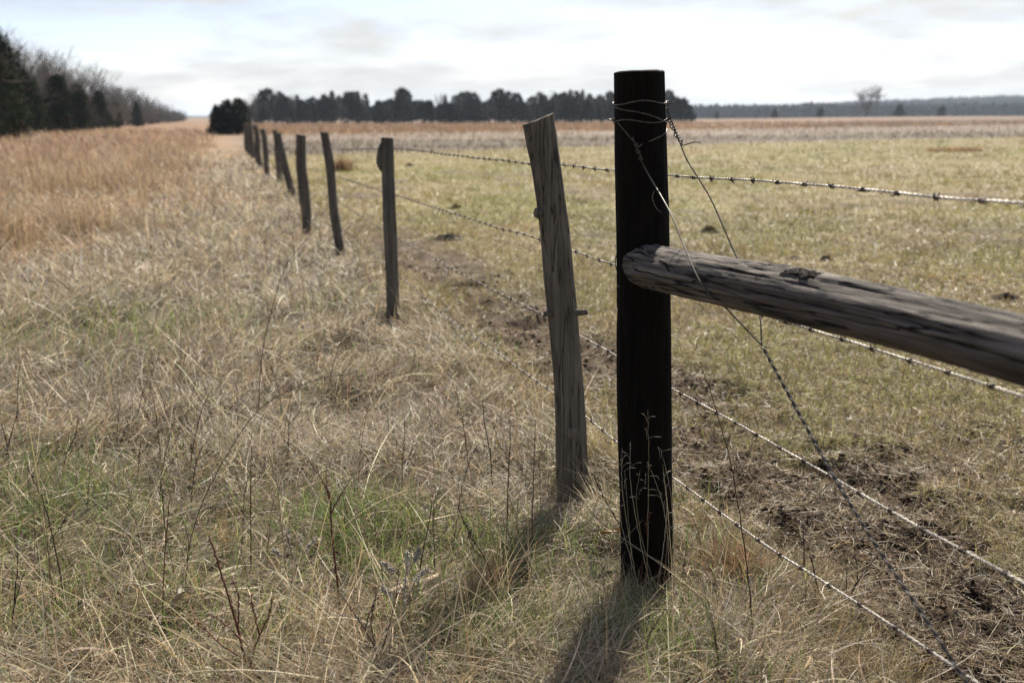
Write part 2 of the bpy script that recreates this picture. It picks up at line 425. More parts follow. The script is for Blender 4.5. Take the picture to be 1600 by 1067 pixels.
# the next corner post along the rail, nearer the camera
S2 = -1.86
q = xy(S2, 0); bp2 = empty('corner_post', (q[0], q[1], 0), 'black creosoted post carrying the near end of the log rail', 'fence post')
log_obj('post_shaft', M_black, bp2, path=[(0, 0, -.35), (0, 0, .6), (.01, 0, 1.36)], radii=[.07, .068, .063], seed=13, nside=40, rows=120, crack=.035, lump=.022, oval=.012)

# line posts: base, top (from the lie of the fence), radius
posts = [
    ((.197, 3.168), (.081, 3.168, 1.253), .0485, 'grey weathered split post just behind the black corner post, leaning left with a slanted top'),
    ((-.747, 6.157), (-.756, 6.157, 1.136), .0395, 'dark upright fence post with bark lump near its top, next beyond grey split post'),
    ((-1.612, 9.341), (-1.722, 9.341, 1.128), .047, 'thin dark fence post leaning clearly left, between two upright posts'),
    ((-2.307, 11.177), (-2.322, 11.177, 1.077), .06, 'stout dark fence post with grass against its foot, just left of the leaning thin post'),
    ((-3.584, 16.427), (-3.79, 16.427, 1.016), .058, 'distant fence post leaning left, its foot swinging toward the pasture'),
    ((-4.537, 19.696), (-4.60, 19.75, 1.03), .062, 'distant nearly upright fence post close beside the leaning one'),
    ((-5.485, 22.606), (-5.56, 22.7, 1.02), .065, 'blurred far fence post in the tight cluster, right member of the cluster'),
    ((-6.45, 25.9), (-6.55, 26, 1.05), .065, 'blurred far fence post in the tight cluster, second from its right'),
    ((-7.35, 29.2), (-7.36, 29.2, 1.08), .07, 'blurred far fence post in the tight cluster, third from its right'),
    ((-8.35, 32.6), (-8.40, 32.7, 1.08), .07, 'last clearly visible far fence post before the dark cedar bush'),
    ((-9.4, 36.2), (-9.45, 36.2, 1.08), .07, 'faint far fence post in front of the dark cedar bush'),
    ((-10.4, 39.7), (-10.4, 39.7, 1.08), .07, 'faintest and smallest far fence post below the dark cedar bush'),
]
for k, (b, tp, r, lab) in enumerate(posts):
    e = empty('fence_post', (b[0], b[1], 0), lab, 'fence post', 'wooden line posts of the fence')
    h = tp[2]; lx, ly = tp[0] - b[0], tp[1] - b[1]
    if k == 0:
        path = [(.028, 0, -.3), (.012, 0, 0), (-.001, 0, .25), (-.02, 0, .5), (-.045, 0, .75), (-.068, 0, .95), (-.09, 0, 1.1), (-.116, 0, 1.245)]
        log_obj('post_shaft', M_grey, e, path=path, radii=[.055, .053, .049, .047, .046, .045, .0435, .047], seed=5, nside=64, rows=220, crack=.10, lump=.085, oval=.05, topslope=(.26, 0))
        for (zz_, ang, rr0, L) in ((.955, PI + .5, .021, .018), (.635, -.35, .012, .04), (.632, PI + .6, .011, .028), (.24, -1.6, .022, .012)):
            cx = np.interp(zz_, [0, .25, .5, .75, .95], [.012, -.001, -.02, -.045, -.068])
            d_ = np.array([math.cos(ang), math.sin(ang), .12])
            pp = [np.array([cx, 0, zz_]) + d_ * q for q in (.03, .044, .044 + L)]
            m = MB(); m.add(*tube(spline(pp, 7), np.linspace(rr0 * 1.3, rr0 * .75, 7), 9)); m.build('branch_stub', M_grey, e)
    else:
        bend = RNG.normal(0, .012, 2)
        path = [(-lx * .25, -ly * .25, -.3), (0, 0, 0), (lx * .35 + bend[0], ly * .35, h * .35), (lx * .7 - bend[1], ly * .7, h * .7), (lx, ly, h)]
        log_obj('post_shaft', M_dgrey, e, path=path, radii=[r * 1.06, r * 1.02, r, r * .97, r * .92], seed=20 + k, nside=36 if k < 4 else 20, rows=110 if k < 4 else 40, crack=.08, lump=.11, oval=.07, topslope=(RNG.normal(0, .15), 0))
        if k == 1:
            m = MB(); m.add(*tube(spline([(-.045, -.015, h - .20), (-.056, -.02, h - .13), (-.047, -.015, h - .03)], 9), [.006, .015, .02, .022, .022, .02, .017, .012, .005], 10)); m.build('bark_lump', M_dgrey, e)

# the log rail between the corner posts; built along local Z and turned, its foot on the black post
ra = Vector((*xy(-.034, -.054), .888)); rb = Vector((*xy(-1.80, -.030), .962))
rl = (rb - ra).length
rail = empty('log_rail', ra, 'weathered grey brown round log rail running from the black corner post toward the right edge', 'fence rail')
rail.rotation_euler = (rb - ra).to_track_quat('Z', 'Y').to_euler()
log_obj('log_shaft', M_rail, rail, path=[(0, 0, 0), (.004, 0, .12), (.002, .006, .5), (0, .008, .9), (0, .002, 1.3), (0, 0, rl)], radii=[.054, .056, .0565, .055, .053, .0515, .050, .049, .048, .0475], seed=8, nside=110, rows=420, crack=.11, lump=.07, oval=.03, rough=.22, endname='both')
# a torn strip of bark left on top of the log
rm = MB()
qi = (Matrix(rail.rotation_euler.to_matrix()).inverted())
upl = np.array(qi @ Vector((0, 0, 1))); frl = np.array(qi @ Vector((-N_[0], -N_[1], 0)))
nu_, nv_ = 60, 34
uz, vp_ = np.meshgrid(np.linspace(0, 1, nu_), np.linspace(0, 1, nv_), indexing='ij')
zz1 = .675 + .115 * uz; ph = -.10 + .80 * vp_
edge_ = np.minimum(np.minimum(uz, 1 - uz) * 3.2, np.minimum(vp_, 1 - vp_) * 1.9)
nz_ = fbm(uz * 7, vp_ * 3.5, seed=44, oct=4); keep_ = edge_ > .02 + .75 * np.clip(nz_ - .32, 0, 1) * 1.6
rad_ = .052 + .0035 * np.clip(edge_ * 2, 0, 1) * (.35 + nz_) - .004 * (vnoise(uz * 30, vp_ * 8, seed=45) > .62)
pv_ = (upl[None, None] * np.cos(ph)[..., None] + frl[None, None] * np.sin(ph)[..., None]) * rad_[..., None] + np.stack([0 * zz1, .0075 + 0 * zz1, zz1], -1)
ii, jj = np.nonzero(keep_[:-1, :-1]); q_ = ii * nv_ + jj
rm.add(pv_.reshape(-1, 3), np.stack([q_, q_ + nv_, q_ + nv_ + 1, q_ + 1], -1))
rm.build('bark_patch', plain_mat('dark_bark_remnant', (.010, .008, .006), (.045, .034, .026), 140, .9, 0, .1, bump=.6), rail)

# ------------------------------------------------------------------ barbed wire
def strand_pair(path, pitch=.027, hr=.00155, r=.00145, step=.0032, k=5, seed=0):
    """two strands twisted round each other along a polyline path"""
    P = np.asarray(path, float); L = np.concatenate([[0], np.cumsum(np.linalg.norm(np.diff(P, axis=0), axis=1))])
    n = int(L[-1] / step) + 2; u = np.linspace(0, L[-1], n)
    C = np.stack([np.interp(u, L, P[:, a]) for a in range(3)], -1)
    ker = np.ones(15) / 15
    for a in range(3): C[:, a] = np.convolve(np.pad(C[:, a], 7, mode='edge'), ker, 'valid')
    T = np.gradient(C, axis=0); T /= np.linalg.norm(T, axis=1)[:, None]
    U = np.cross(T, [0, 0, 1.0]); U /= np.linalg.norm(U, axis=1)[:, None]; W = np.cross(U, T)
    ph = u / pitch * 2 * PI + .5 * np.sin(u * 4 + seed) + .35 * np.sin(u * 13 + 2 * seed)
    out = []
    for s_ in (0, PI):
        out.append(tube(C + hr * (np.cos(ph + s_)[:, None] * U + np.sin(ph + s_)[:, None] * W), r, k))
    return out, C, u

def barb_mesh(seed, name):
    g = np.random.default_rng(seed); m = MB()
    for q in range(2):
        n = 26; a = np.linspace(0, 2 * PI * 1.75, n) + q * PI + g.normal(0, .3)
        x = np.linspace(-.0042, .0042, n) + q * .0015
        body = np.stack([x, np.cos(a) * .0038, np.sin(a) * .0038], -1)
        d0 = np.array([g.normal(-.25, .35), math.cos(a[0] - 1.2), math.sin(a[0] - 1.2)]); d1 = np.array([g.normal(.25, .35), math.cos(a[-1] + 1.2), math.sin(a[-1] + 1.2)])
        p = np.vstack([body[0] + d0 * .0085, body[0] + d0 * .0045, body, body[-1] + d1 * .0045, body[-1] + d1 * .0085])
        r = np.full(len(p), .0011); r[0] = r[-1] = .0003
        m.add(*tube(p, r, 5))
    V = np.concatenate(m.V); return mesh_np(name, V, [np.concatenate(f) for f in m.F.values()], None, True)
BARB = [barb_mesh(s, 'barb') for s in range(5)]
for b_ in BARB: b_.materials.append(M_rust)

far_s = np.array([posts[k][0] for k in range(12)])
wz = [
    ([-1.86, -1.133, -.641, .104, .488, 1.415, 4.33, 9.5, 14, 20, 40], [1.142, 1.127, 1.12, 1.104, 1.097, 1.084, 1.058, .90, .87, .82, .8], 'topmost barbed wire of the fence'),
    ([-1.86, -1.175, -.319, .445, 1.246, 4.37, 9.5, 14, 20, 40], [.846, .838, .822, .818, .808, .747, .66, .64, .6, .58], 'second barbed wire from the top, passing just under the log rail'),
    ([-1.86, -1.217, -.71, .05, .428, 1.161, 2.383, 4.337, 9.5, 20, 40], [.562, .553, .546, .534, .532, .532, .497, .461, .43, .4, .4], 'third barbed wire from the top, crossing behind the twisted brace wire'),
    ([-1.86, -1.107, -.543, .03, .411, .762, 2.833, 5, 10, 20, 40], [.36, .339, .306, .283, .263, .268, .205, .21, .2, .2, .2], 'lowest barbed wire, nearest the ground and dipping into the grass'),
]
for w_, (S, Z, lab) in enumerate(wz):
    e = empty('barbed_wire', (*xy(0, .076), Z[3]), lab, 'barbed wire', 'strands of barbed wire on the fence'); org = np.array(e.location)
    def pt(s, t, z): x_, y_ = xy(s, t); return np.array([x_, y_, z])
    ss = np.concatenate([np.arange(-1.86, 9.0, .05)])
    kink = (fbm(ss * 2.2, ss * 0 + w_, seed=70 + w_, oct=3) - .5)
    t_of = lambda s: np.interp(s, [-1.86, 0, .7, 3.6, 7, 9, 40], [.074, .076, .066, .062, .06, .065, .07])
    path = np.array([pt(s, float(t_of(s)) + k_ * .004, float(np.interp(s, S, Z)) + k_ * .011) for s, k_ in zip(ss, kink)])
    pr, C, u = strand_pair(path, pitch=.0265 + .001 * w_, seed=w_)
    for V, F in pr:
        link('wire_strand', mesh_np('wire_strand', V - org, F, None, True), M_wire, e)
    sf = np.concatenate([[8.9], np.arange(9.5, 40, 1.5)])
    pf = np.array([pt(s, float(t_of(s)), float(np.interp(s, S, Z))) for s in sf]); pf[0] = path[-2]
    m = MB(); m.add(*tube(pf - org, .0028, 5)); m.build('wire_strand', M_wire, e)
    nb = 0; pos = .04 + .03 * w_
    while pos < u[-1] and nb < 98:
        i_ = int(np.searchsorted(u, pos)); i_ = min(max(i_, 1), len(C) - 2)
        tx = Vector(C[i_ + 1] - C[i_ - 1]).normalized()
        o = bpy.data.objects.new('barb', BARB[RNG.integers(5)]); COL.objects.link(o); o.parent = e
        rot = tx.to_track_quat('X', 'Z').to_matrix() @ Matrix.Rotation(RNG.random() * 6.28, 3, 'X')
        o.rotation_euler = rot.to_euler(); o.location = Vector(C[i_] - org)
        pos += .098 + RNG.normal(0, .007); nb += 1

# ------------------------------------------------------------------ brace wire on the corner post
F_ = 35 / 36 * 1600; PT = math.radians(12.6)
bw = empty('brace_wire', (P0[0], P0[1], 1.2), 'smooth diagonal brace wire wound round the black post top and twisted together below the rail', 'brace wire'); org = np.array(bw.location)
def ws(s, t, z): x_, y_ = xy(s, t); return np.array([x_, y_, z]) - org
cx = lambda z: np.interp(z, [0, .5, 1, 1.36], [0, -.02, -.04, -.059])      # the post leans a touch
def ring(z, ang, r=.068): return np.array([cx(z) + r * math.cos(ang), r * math.sin(ang), z]) - np.array([0, 0, org[2]])
joint = ws(-.544, -.002, .786)
rw = .0017
def part(name, pts, n, r=rw, k=7, mat=M_brace):
    m = MB(); m.add(*tube(spline(pts, n), r, k)); return m.build(name, mat, bw)
# loops round the post: heights by angle (0 = right, -90 = toward the camera)
def loop(z0, z1, a0, a1, n=40, r=.0665, wob=.004, sd_=0):
    a = np.linspace(a0, a1, n); f = np.linspace(0, 1, n)
    return [ring(z0 + (z1 - z0) * q + wob * math.sin(3 * b_ + sd_), b_, r) for q, b_ in zip(f, a)]
part('post_loop', loop(1.292, 1.286, 0, -PI) + loop(1.286, 1.292, -PI, -2 * PI)[1:], 160)
part('post_loop', loop(1.284, 1.237, -PI * .98, -.02, wob=.002) + loop(1.237, 1.25, -.02, PI * .98, wob=.002)[1:], 160)
part('post_loop', loop(1.243, 1.245, -PI * 1.02, -.05, sd_=2) + loop(1.245, 1.243, -.05, PI * .98)[1:], 160)
# front knot, then the front wire going down across the post and the face of the rail
k0 = np.array([cx(1.2) - .024, -.071, 1.194]) - np.array([0, 0, org[2]])
part('post_loop', [ring(1.24, -PI * .84, .067), ring(1.215, -PI * .70, .068), k0], 30)
part('post_loop', loop(1.226, 1.19, -.05, -PI * .52, n=14, wob=0) + [k0 + np.array([.012, -.002, -.012])], 40)
f1 = k0 + np.array([.022, -.003, -.052])
fpath = [k0 - np.array([.004, 0, -.012]), f1, ws(-.255, -.09, 1.046), ws(-.35, -.1, .985), ws(-.446, -.110, .925), ws(-.483, -.099, .892), ws(-.49, -.07, .868), ws(-.508, -.03, .824), joint]
part('brace_strand', fpath, 120)
def coil(p0, p1, turns, R=.0045, r=rw, name='wire_coil', jit=.0012):
    p0, p1 = np.asarray(p0), np.asarray(p1); T = (p1 - p0) / np.linalg.norm(p1 - p0)
    U = np.cross(T, [0, 1, 0]); U /= np.linalg.norm(U); W = np.cross(T, U); n = int(turns * 14); a = np.linspace(0, turns * 2 * PI, n)
    rr_ = R + jit * np.sin(a * .37 + 1) + jit * np.sin(a * 1.3)
    pts = p0 + (p1 - p0) * np.linspace(0, 1, n)[:, None] + rr_[:, None] * (np.cos(a)[:, None] * U + np.sin(a)[:, None] * W)
    m = MB(); m.add(*tube(pts, r, 6)); m.build(name, M_brace, bw); return pts
coil(k0 + np.array([.003, -.002, -.004]), f1 + np.array([-.003, 0, .008]), 6.5, R=.0036)
e1 = k0 + np.array([.018, -.004, -.045])
part('wire_tail', [k0 + np.array([.052, -.008, -.118]), k0 + np.array([.047, -.012, -.135]), k0 + np.array([.058, -.010, -.160]), k0 + np.array([.071, -.008, -.172])], 24, r=.0013)
# right knot and the wire behind the rail
g0 = ring(1.268, -.1, .070); g1 = ws(-.0487, .03, 1.194)
gpath = [ring(1.275, .1, .0665), g0, g1, ws(-.079, .04, 1.146), ws(-.166, .06, 1.063), ws(-.293, .066, .94), ws(-.40, .055, .885), ws(-.482, .025, .841), joint]
part('brace_strand', gpath, 140)
cp = coil(g0 + np.array([.003, 0, -.018]), g1 + np.array([.001, 0, .002]), 8, R=.0046)
part('wire_tail', [g0 + np.array([0, 0, .0]), g0 + np.array([-.001, -.003, .018]), g0 + np.array([.006, -.006, .021]), g0 + np.array([.019, -.008, .027])], 20)
part('wire_tail', [cp[-1], g1 + np.array([.006, -.004, -.008]), g1 + np.array([.022, -.006, -.004]), g1 + np.array([.036, -.008, .0]), g1 + np.array([.050, -.010, -.001])], 24)
part('wire_tail', [ring(1.245, PI * 1.02, .064), ring(1.247, PI * 1.03, .072), ring(1.248, PI * 1.04, .081)], 10, r=.002)
part('wire_tail', [ring(1.292, 0.02, .064), ring(1.293, 0, .0735)], 6, r=.0016)
# the pair twisted together down to the foot of the next post
tp_ = np.array([joint + org, ws(-.68, 0, .69) + org, ws(-.817, 0, .598) + org, ws(-.96, 0, .515) + org, ws(-1.107, 0, .442) + org, ws(-1.25, 0, .366) + org, ws(-1.80, .03, .05) + org])
pr, C, u = strand_pair(spline(tp_, 90), pitch=.046, hr=.0019, r=.0019, step=.003, k=6, seed=4)
for V, F in pr: link('brace_strand', mesh_np('brace_strand', V - org, F, None, True), M_twist, bw)
# tie wire holding the end of the rail to the post
tw = empty('tie_wire', (P0[0], P0[1], .89), 'short tie wire looped over the rail end, twisted tail left of the black post', 'wire'); o2 = np.array(tw.location)
rc = np.array([*xy(.03, -.052), .889]) - o2
pts = []
for a in np.linspace(-.5, 2.3, 16):
    dd_ = np.array([N_[0] * -math.sin(a), N_[1] * -math.sin(a), math.cos(a)]) * .0505; pts.append(rc + dd_)
pts += [np.array([-.075, -.05, -.055]), np.array([-.097, -.025, -.062]), np.array([-.103, -.02, -.061])]
m = MB(); m.add(*tube(spline(pts, 70), .0013, 6)); m.build('tie_loop', M_brace, tw)
a = np.linspace(0, 12, 34); m = MB(); m.add(*tube(np.stack([-.101 + a * .0009, -.021 + .0025 * np.cos(a), -.061 + .0025 * np.sin(a)], -1), .0013, 5)); m.build('wire_coil', M_brace, tw)

# ------------------------------------------------------------------ grass
M_dry = leaf_mat('dry_grass_blade', .35, .5, .3)
M_green = leaf_mat('green_grass_blade', .45, .4, .4)
def near_post(x, y):
    q = 0 * x
    for px_, py_ in ((.36, 2.50), (.19, 3.05), (-.75, 5.95), (-1.62, 9.1), (-2.31, 10.9)): q = np.maximum(q, np.exp(-(np.hypot(x - px_, y - py_) / .26) ** 2))
    return q
def blades(x, y, z0, az, L, w, lean, bend, col, nseg=4, drift=None, tipcol=1.0, rollsd=.6):
    N = len(x); t = np.linspace(0, 1, nseg + 1)[None]; q_ = near_post(x, y); L = L * (1 - .5 * q_); z0 = z0 * (1 - .8 * q_)
    th = np.minimum(lean[:, None] + bend[:, None] * t ** 1.4, 2.2)
    a = az[:, None] + (0 if drift is None else drift[:, None] * t)
    ds = (L / nseg)[:, None]
    tx, ty, tz = np.sin(th) * np.cos(a), np.sin(th) * np.sin(a), np.cos(th)
    def integ(c): m_ = (c[:, 1:] + c[:, :-1]) * .5 * ds; return np.concatenate([np.zeros((N, 1)), np.cumsum(m_, 1)], 1)
    px, py = x[:, None] + integ(tx), y[:, None] + integ(ty)
    base = gz(x, y) 
    pz = np.maximum((base + z0)[:, None] + integ(tz), base[:, None] + .004 + .012 * RNG.random((N, 1)))
    sx, sy = -np.sin(a), np.cos(a)
    nxv, nyv, nzv = np.cos(th) * np.cos(a), np.cos(th) * np.sin(a), -np.sin(th)
    ro = RNG.normal(0, rollsd, N)[:, None]; cr, sr = np.cos(ro), np.sin(ro)
    wx, wy, wzv = sx * cr + nxv * sr, sy * cr + nyv * sr, nzv * sr
    ww = (w[:, None] * .5) * (1 - .88 * t ** 2) * np.minimum(1, .65 + 1.2 * t)
    P = np.stack([px, py, pz], -1); Wv = np.stack([wx, wy, wzv], -1) * ww[..., None]
    V = np.stack([P - Wv, P + Wv], 2).reshape(-1, 3)
    k = (nseg + 1) * 2; b_ = (np.arange(N) * k)[:, None]; s_ = (np.arange(nseg) * 2)[None]
    Q = np.stack([b_ + s_, b_ + s_ + 1, b_ + s_ + 3, b_ + s_ + 2], -1).reshape(-1, 4)
    cc = np.repeat(col[:, None], k, 1) * (1 + (tipcol - 1) * np.repeat(t, 2, 1)[..., None])
    return V, Q, cc.reshape(-1, 3)

def wedge(n, r0, r1, a0=-42, a1=42):
    r = r0 * (r1 / r0) ** RNG.random(n); a = np.radians(RNG.uniform(a0, a1, n))
    return r * np.sin(a), r * np.cos(a), r
def pick(cols, wts, n, var=.22):
    c = np.asarray(cols)[RNG.choice(len(cols), n, p=np.asarray(wts) / sum(wts))]
    return np.clip(c * (1 + RNG.normal(0, var, (n, 1))) * (1 + RNG.normal(0, .05, (n, 3))), .004, .9)
def width(r, w0): return np.maximum(w0, .00085 * r)
STRAW = [(.56, .46, .30), (.45, .365, .24), (.40, .35, .265), (.25, .20, .135), (.44, .32, .175), (.66, .59, .46), (.13, .098, .065)]
GREEN = [(.17, .23, .055), (.13, .185, .045), (.26, .27, .09), (.085, .13, .04)]

GPATCH = [(-1.4, 2.95, .34), (-.4, 2.85, .22), (-.2, 2.68, .26), (.12, 2.6, .24), (-2.4, 5.8, .7), (.24, 2.22, .22), (.6, 3.1, .2), (-1.28, 2.5, .2), (-.62, 2.95, .2), (-.9, 2.75, .16), (-.05, 2.25, .2), (-1.75, 3.3, .3), (.75, 2.5, .18)]
def green_mask(x, y):
    m = sstep(.55, .68, fbm(x * .9 + 3, y * .9, seed=61, oct=3)) * .5 * sstep(9, 4, np.hypot(x, y))
    for gx_, gy_, gr in GPATCH: m = np.maximum(m, 1.5 * np.exp(-(((x - gx_) / gr) ** 2 + ((y - gy_) / gr) ** 2)) * (.5 + .9 * fbm(x * 6, y * 6, seed=62, oct=2)))
    return np.clip(m, 0, 1)
mb_dry, mb_green = MB(), MB()
def put(mb, *a, **k):
    V, Q, c_ = blades(*a, **k); mb.add(V, Q, c_)
def verge_pts(n, r0, r1, thin=1.0):
    x, y, r = wedge(n, r0, r1)
    s, t = st(x, y)
    keep = RNG.random(n) < sstep(.45, -.1, t + .25 * (vnoise(s * 1.5, t * 0, seed=63) - .5))
    keep &= RNG.random(n) > bluestem_mask(x, y) * .6
    x, y, r = x[keep], y[keep], r[keep]
    cl = fbm(x * 4.5, y * 4.5, seed=64, oct=2)
    k2 = RNG.random(len(x)) < (.22 + 1.1 * sstep(.38, .62, cl)) * (1 - thin * .62 * green_mask(x, y))
    return x[k2], y[k2], r[k2]
def flow(x, y): return fbm(x * .55, y * .55, seed=65, oct=2) * 4 * PI
# a: matted, lying thatch
x, y, r = verge_pts(520000, 1.55, 34); n = len(x)
put(mb_dry, x, y, RNG.random(n) ** 1.6 * .06 + (fbm(x * 2.6, y * 2.6, seed=66, oct=2) - .5) * .15, flow(x, y) + RNG.normal(0, 1.0, n), RNG.uniform(.04, .22, n), width(r, .0017) * RNG.uniform(.45, 1.4, n),
    np.radians(RNG.uniform(35, 88, n)), np.radians(RNG.uniform(-25, 75, n)), pick(STRAW, (2.6, 3, 4, 3, 1.2, 1.8, 2.5), n), 4, RNG.normal(0, 1.2, n))
# b: standing, curving over
x, y, r = verge_pts(150000, 1.55, 42)
kk = RNG.random(len(x)) < .12 + 1.1 * sstep(.42, .62, fbm(x * 2.1, y * 2.1, seed=75, oct=3)) + sstep(5, 12, r); x, y, r = x[kk], y[kk], r[kk]; n = len(x)
hgt = .55 + .9 * fbm(x * 1.1, y * 1.1, seed=67, oct=2)
put(mb_dry, x, y, np.zeros(n), flow(x, y) + RNG.normal(0, .9, n), RNG.uniform(.08, .34, n) * hgt * (.55 + .45 * sstep(3, 6, r)) * (.6 + .4 * sstep(-.2, -.8, st(x, y)[1])), width(r, .0017) * RNG.uniform(.6, 1.2, n),
    np.radians(np.abs(RNG.normal(28, 19, n))), np.radians(RNG.uniform(15, 95, n)), pick(STRAW, (3, 3.5, 3, 2, 1.4, 1.2, .8), n), 6, RNG.normal(0, .5, n), 1.08)
# c: long pale straws lying across
x, y, r = verge_pts(3600, 1.6, 16); n = len(x)
put(mb_dry, x, y, RNG.random(n) * .10, RNG.uniform(0, 2 * PI, n), RNG.uniform(.22, .6, n), width(r, .0022), np.radians(RNG.uniform(35, 82, n)), np.radians(RNG.uniform(0, 45, n)),
    pick([(.55, .47, .31), (.44, .36, .22), (.35, .23, .11)], (3, 3, 1), n), 7, RNG.normal(0, .3, n))
# broad dead blades, bent and twisted
x, y, r = verge_pts(26000, 1.6, 12); n = len(x)
put(mb_dry, x, y, RNG.random(n) * .05, RNG.uniform(0, 2 * PI, n), RNG.uniform(.06, .24, n), np.maximum(RNG.uniform(.003, .0065, n), .0011 * r), np.radians(RNG.uniform(25, 85, n)), np.radians(RNG.uniform(-10, 90, n)),
    pick([(.60, .53, .40), (.48, .39, .25), (.38, .29, .17), (.24, .18, .11)], (2, 3, 2.5, 1.5), n), 6, RNG.normal(0, .9, n), 1.0, 1.1)
# tall thin seed stems
x, y, r = verge_pts(4200, 1.7, 30); n = len(x)
put(mb_dry, x, y, np.zeros(n), RNG.uniform(0, 2 * PI, n), RNG.uniform(.22, .55, n), width(r, .0014), np.radians(np.abs(RNG.normal(0, 11, n))), np.radians(RNG.uniform(0, 30, n)),
    pick([(.26, .19, .11), (.14, .09, .06), (.40, .31, .18)], (3, 2, 2), n), 5)
# d: green shoots
x, y, r = verge_pts(260000, 1.55, 22, 0); gmk = green_mask(x, y); kk = RNG.random(len(x)) < .035 + .75 * gmk; x, y, r = x[kk], y[kk], r[kk]; n = len(x)
put(mb_green, x, y, RNG.random(n) * .03, RNG.uniform(0, 2 * PI, n), RNG.uniform(.05, .18, n), width(r, .003) * RNG.uniform(.6, 1.2, n), np.radians(np.abs(RNG.normal(24, 18, n))), np.radians(RNG.uniform(5, 70, n)),
    pick(GREEN, (3, 3, 2, 2), n), 4, RNG.normal(0, .4, n))
# bluestem
mb_red = MB()
def red_pts(n, r0, r1):
    x, y, r = wedge(n, r0, r1, -44, 5); kk = RNG.random(n) < bluestem_mask(x, y) * (.04 + 1.3 * sstep(.40, .62, fbm(x * .7, y * .7, seed=68, oct=3))); return x[kk], y[kk], r[kk]
x, y, r = red_pts(210000, 4.6, 110); n = len(x)
hue = fbm(x * .22, y * .22, seed=69, oct=2)
cr_ = pick([(.37, .24, .16), (.29, .17, .105), (.46, .35, .245), (.38, .30, .21), (.20, .13, .085)], (3, 2.2, 2.6, 2.6, 1), n)
tanmix = np.clip(sstep(.48, .66, hue) + sstep(-7, -12, st(x, y)[1]) * .6, 0, 1)[:, None] * .85; cr_ = cr_ * (1 - tanmix) + np.array([.36, .27, .165]) * tanmix * (1 + RNG.normal(0, .2, (n, 1)))
put(mb_red, x, y, np.zeros(n), RNG.uniform(0, 2 * PI, n), RNG.uniform(.3, .85, n) * (.3 + .9 * fbm(x * .8, y * .8, seed=70, oct=3)) * (.55 + .85 * fbm(x * .22, y * .15, seed=79, oct=2)) * (.3 + .7 * bluestem_mask(x, y)), width(r, .003) * RNG.uniform(.6, 1.2, n),
    np.radians(np.abs(RNG.normal(8, 17, n))), np.radians(RNG.uniform(0, 70, n)), cr_, 5, RNG.normal(0, .4, n), 1.15)
# pasture turf
mb_p, mb_pg = MB(), MB()
def past_pts(n, r0, r1, dens=True):
    x, y, r = wedge(n, r0, r1, -30, 44); s, t = st(x, y)
    kk = (RNG.random(n) < sstep(.0, .3, t)) & (RNG.random(n) > dirt(x, y) * .93 * sstep(40, 15, r)) & (y - .86 * np.clip(x, -60, 400) < 42 + RNG.normal(0, 2, n))
    for hx, hy, hr, hd in HOLES: kk &= np.hypot(x - hx, y - hy) > hr * .9
    return x[kk], y[kk], r[kk]
x, y, r = past_pts(360000, 1.9, 85); n = len(x)
ol = sstep(.40, .62, fbm(x * .45, y * .45, seed=51, oct=4))[:, None]
c1 = pick([(.40, .31, .16), (.31, .235, .125), (.24, .175, .095), (.46, .38, .25), (.16, .115, .065)], (3, 3, 2.5, .9, 2.4), n); c2 = pick([(.28, .24, .09), (.225, .20, .07), (.34, .275, .13)], (1, 1, 1), n)
fr = sstep(4, 14, r)[:, None] * .75 + .1; cc = c1 * (1 - ol * fr) + c2 * ol * fr
tall = 1 + 1.5 * sstep(.55, .7, fbm(x * 1.8, y * 1.8, seed=72, oct=2)) + 1.3 * sstep(.6, .15, st(x, y)[1])
avg = np.array([.30, .228, .10]) * (1 - ol) + np.array([.245, .22, .068]) * ol; fd = sstep(4, 11, r)[:, None] * .88; cc = cc * (1 - fd) + avg * fd * (.45 + 1.1 * fbm(x * .7, y * .5, seed=77, oct=5)[:, None]) * (.75 + .5 * fbm(x * .12, y * .08, seed=78, oct=3)[:, None])
put(mb_p, x, y, np.zeros(n), RNG.uniform(0, 2 * PI, n), RNG.uniform(.02, .075, n) * tall, width(r, .0022) * RNG.uniform(.6, 1.3, n), np.radians(RNG.uniform(15, 86, n)), np.radians(RNG.uniform(-10, 60, n)), cc, 3, RNG.normal(0, .6, n))
# straw litter on bare places too
x, y, r = wedge(150000, 1.9, 14, -15, 44); s, t = st(x, y); kk = (t > .2) & (RNG.random(len(x)) > dirt(x, y) * .75 * sstep(1.5, 3, s)); x, y, r = x[kk], y[kk], r[kk]; n = len(x)
put(mb_p, x, y, RNG.random(n) * .012, RNG.uniform(0, 2 * PI, n), RNG.uniform(.012, .075, n) * (1 + (RNG.random(n) < .06) * 1.2), width(r, .0020), np.radians(RNG.uniform(45, 90, n)), np.radians(RNG.uniform(-30, 40, n)), pick([(.42, .34, .22), (.32, .25, .15), (.2, .15, .09), (.12, .085, .05)], (1.4, 3, 3, 2), n), 3, RNG.normal(0, .5, n))
x, y, r = past_pts(90000, 1.9, 26); gm_ = sstep(.5, .64, fbm(x * .7 + 9, y * .7, seed=73, oct=3)); kk = RNG.random(len(x)) < .10 + .9 * gm_; x, y, r = x[kk], y[kk], r[kk]; n = len(x)
put(mb_pg, x, y, np.zeros(n), RNG.uniform(0, 2 * PI, n), RNG.uniform(.03, .09, n), width(r, .0024) * RNG.uniform(.7, 1.2, n), np.radians(np.abs(RNG.normal(18, 18, n))), np.radians(RNG.uniform(5, 60, n)), pick([(.20, .20, .06), (.16, .18, .045), (.25, .235, .085)], (2, 1, 2), n), 3)

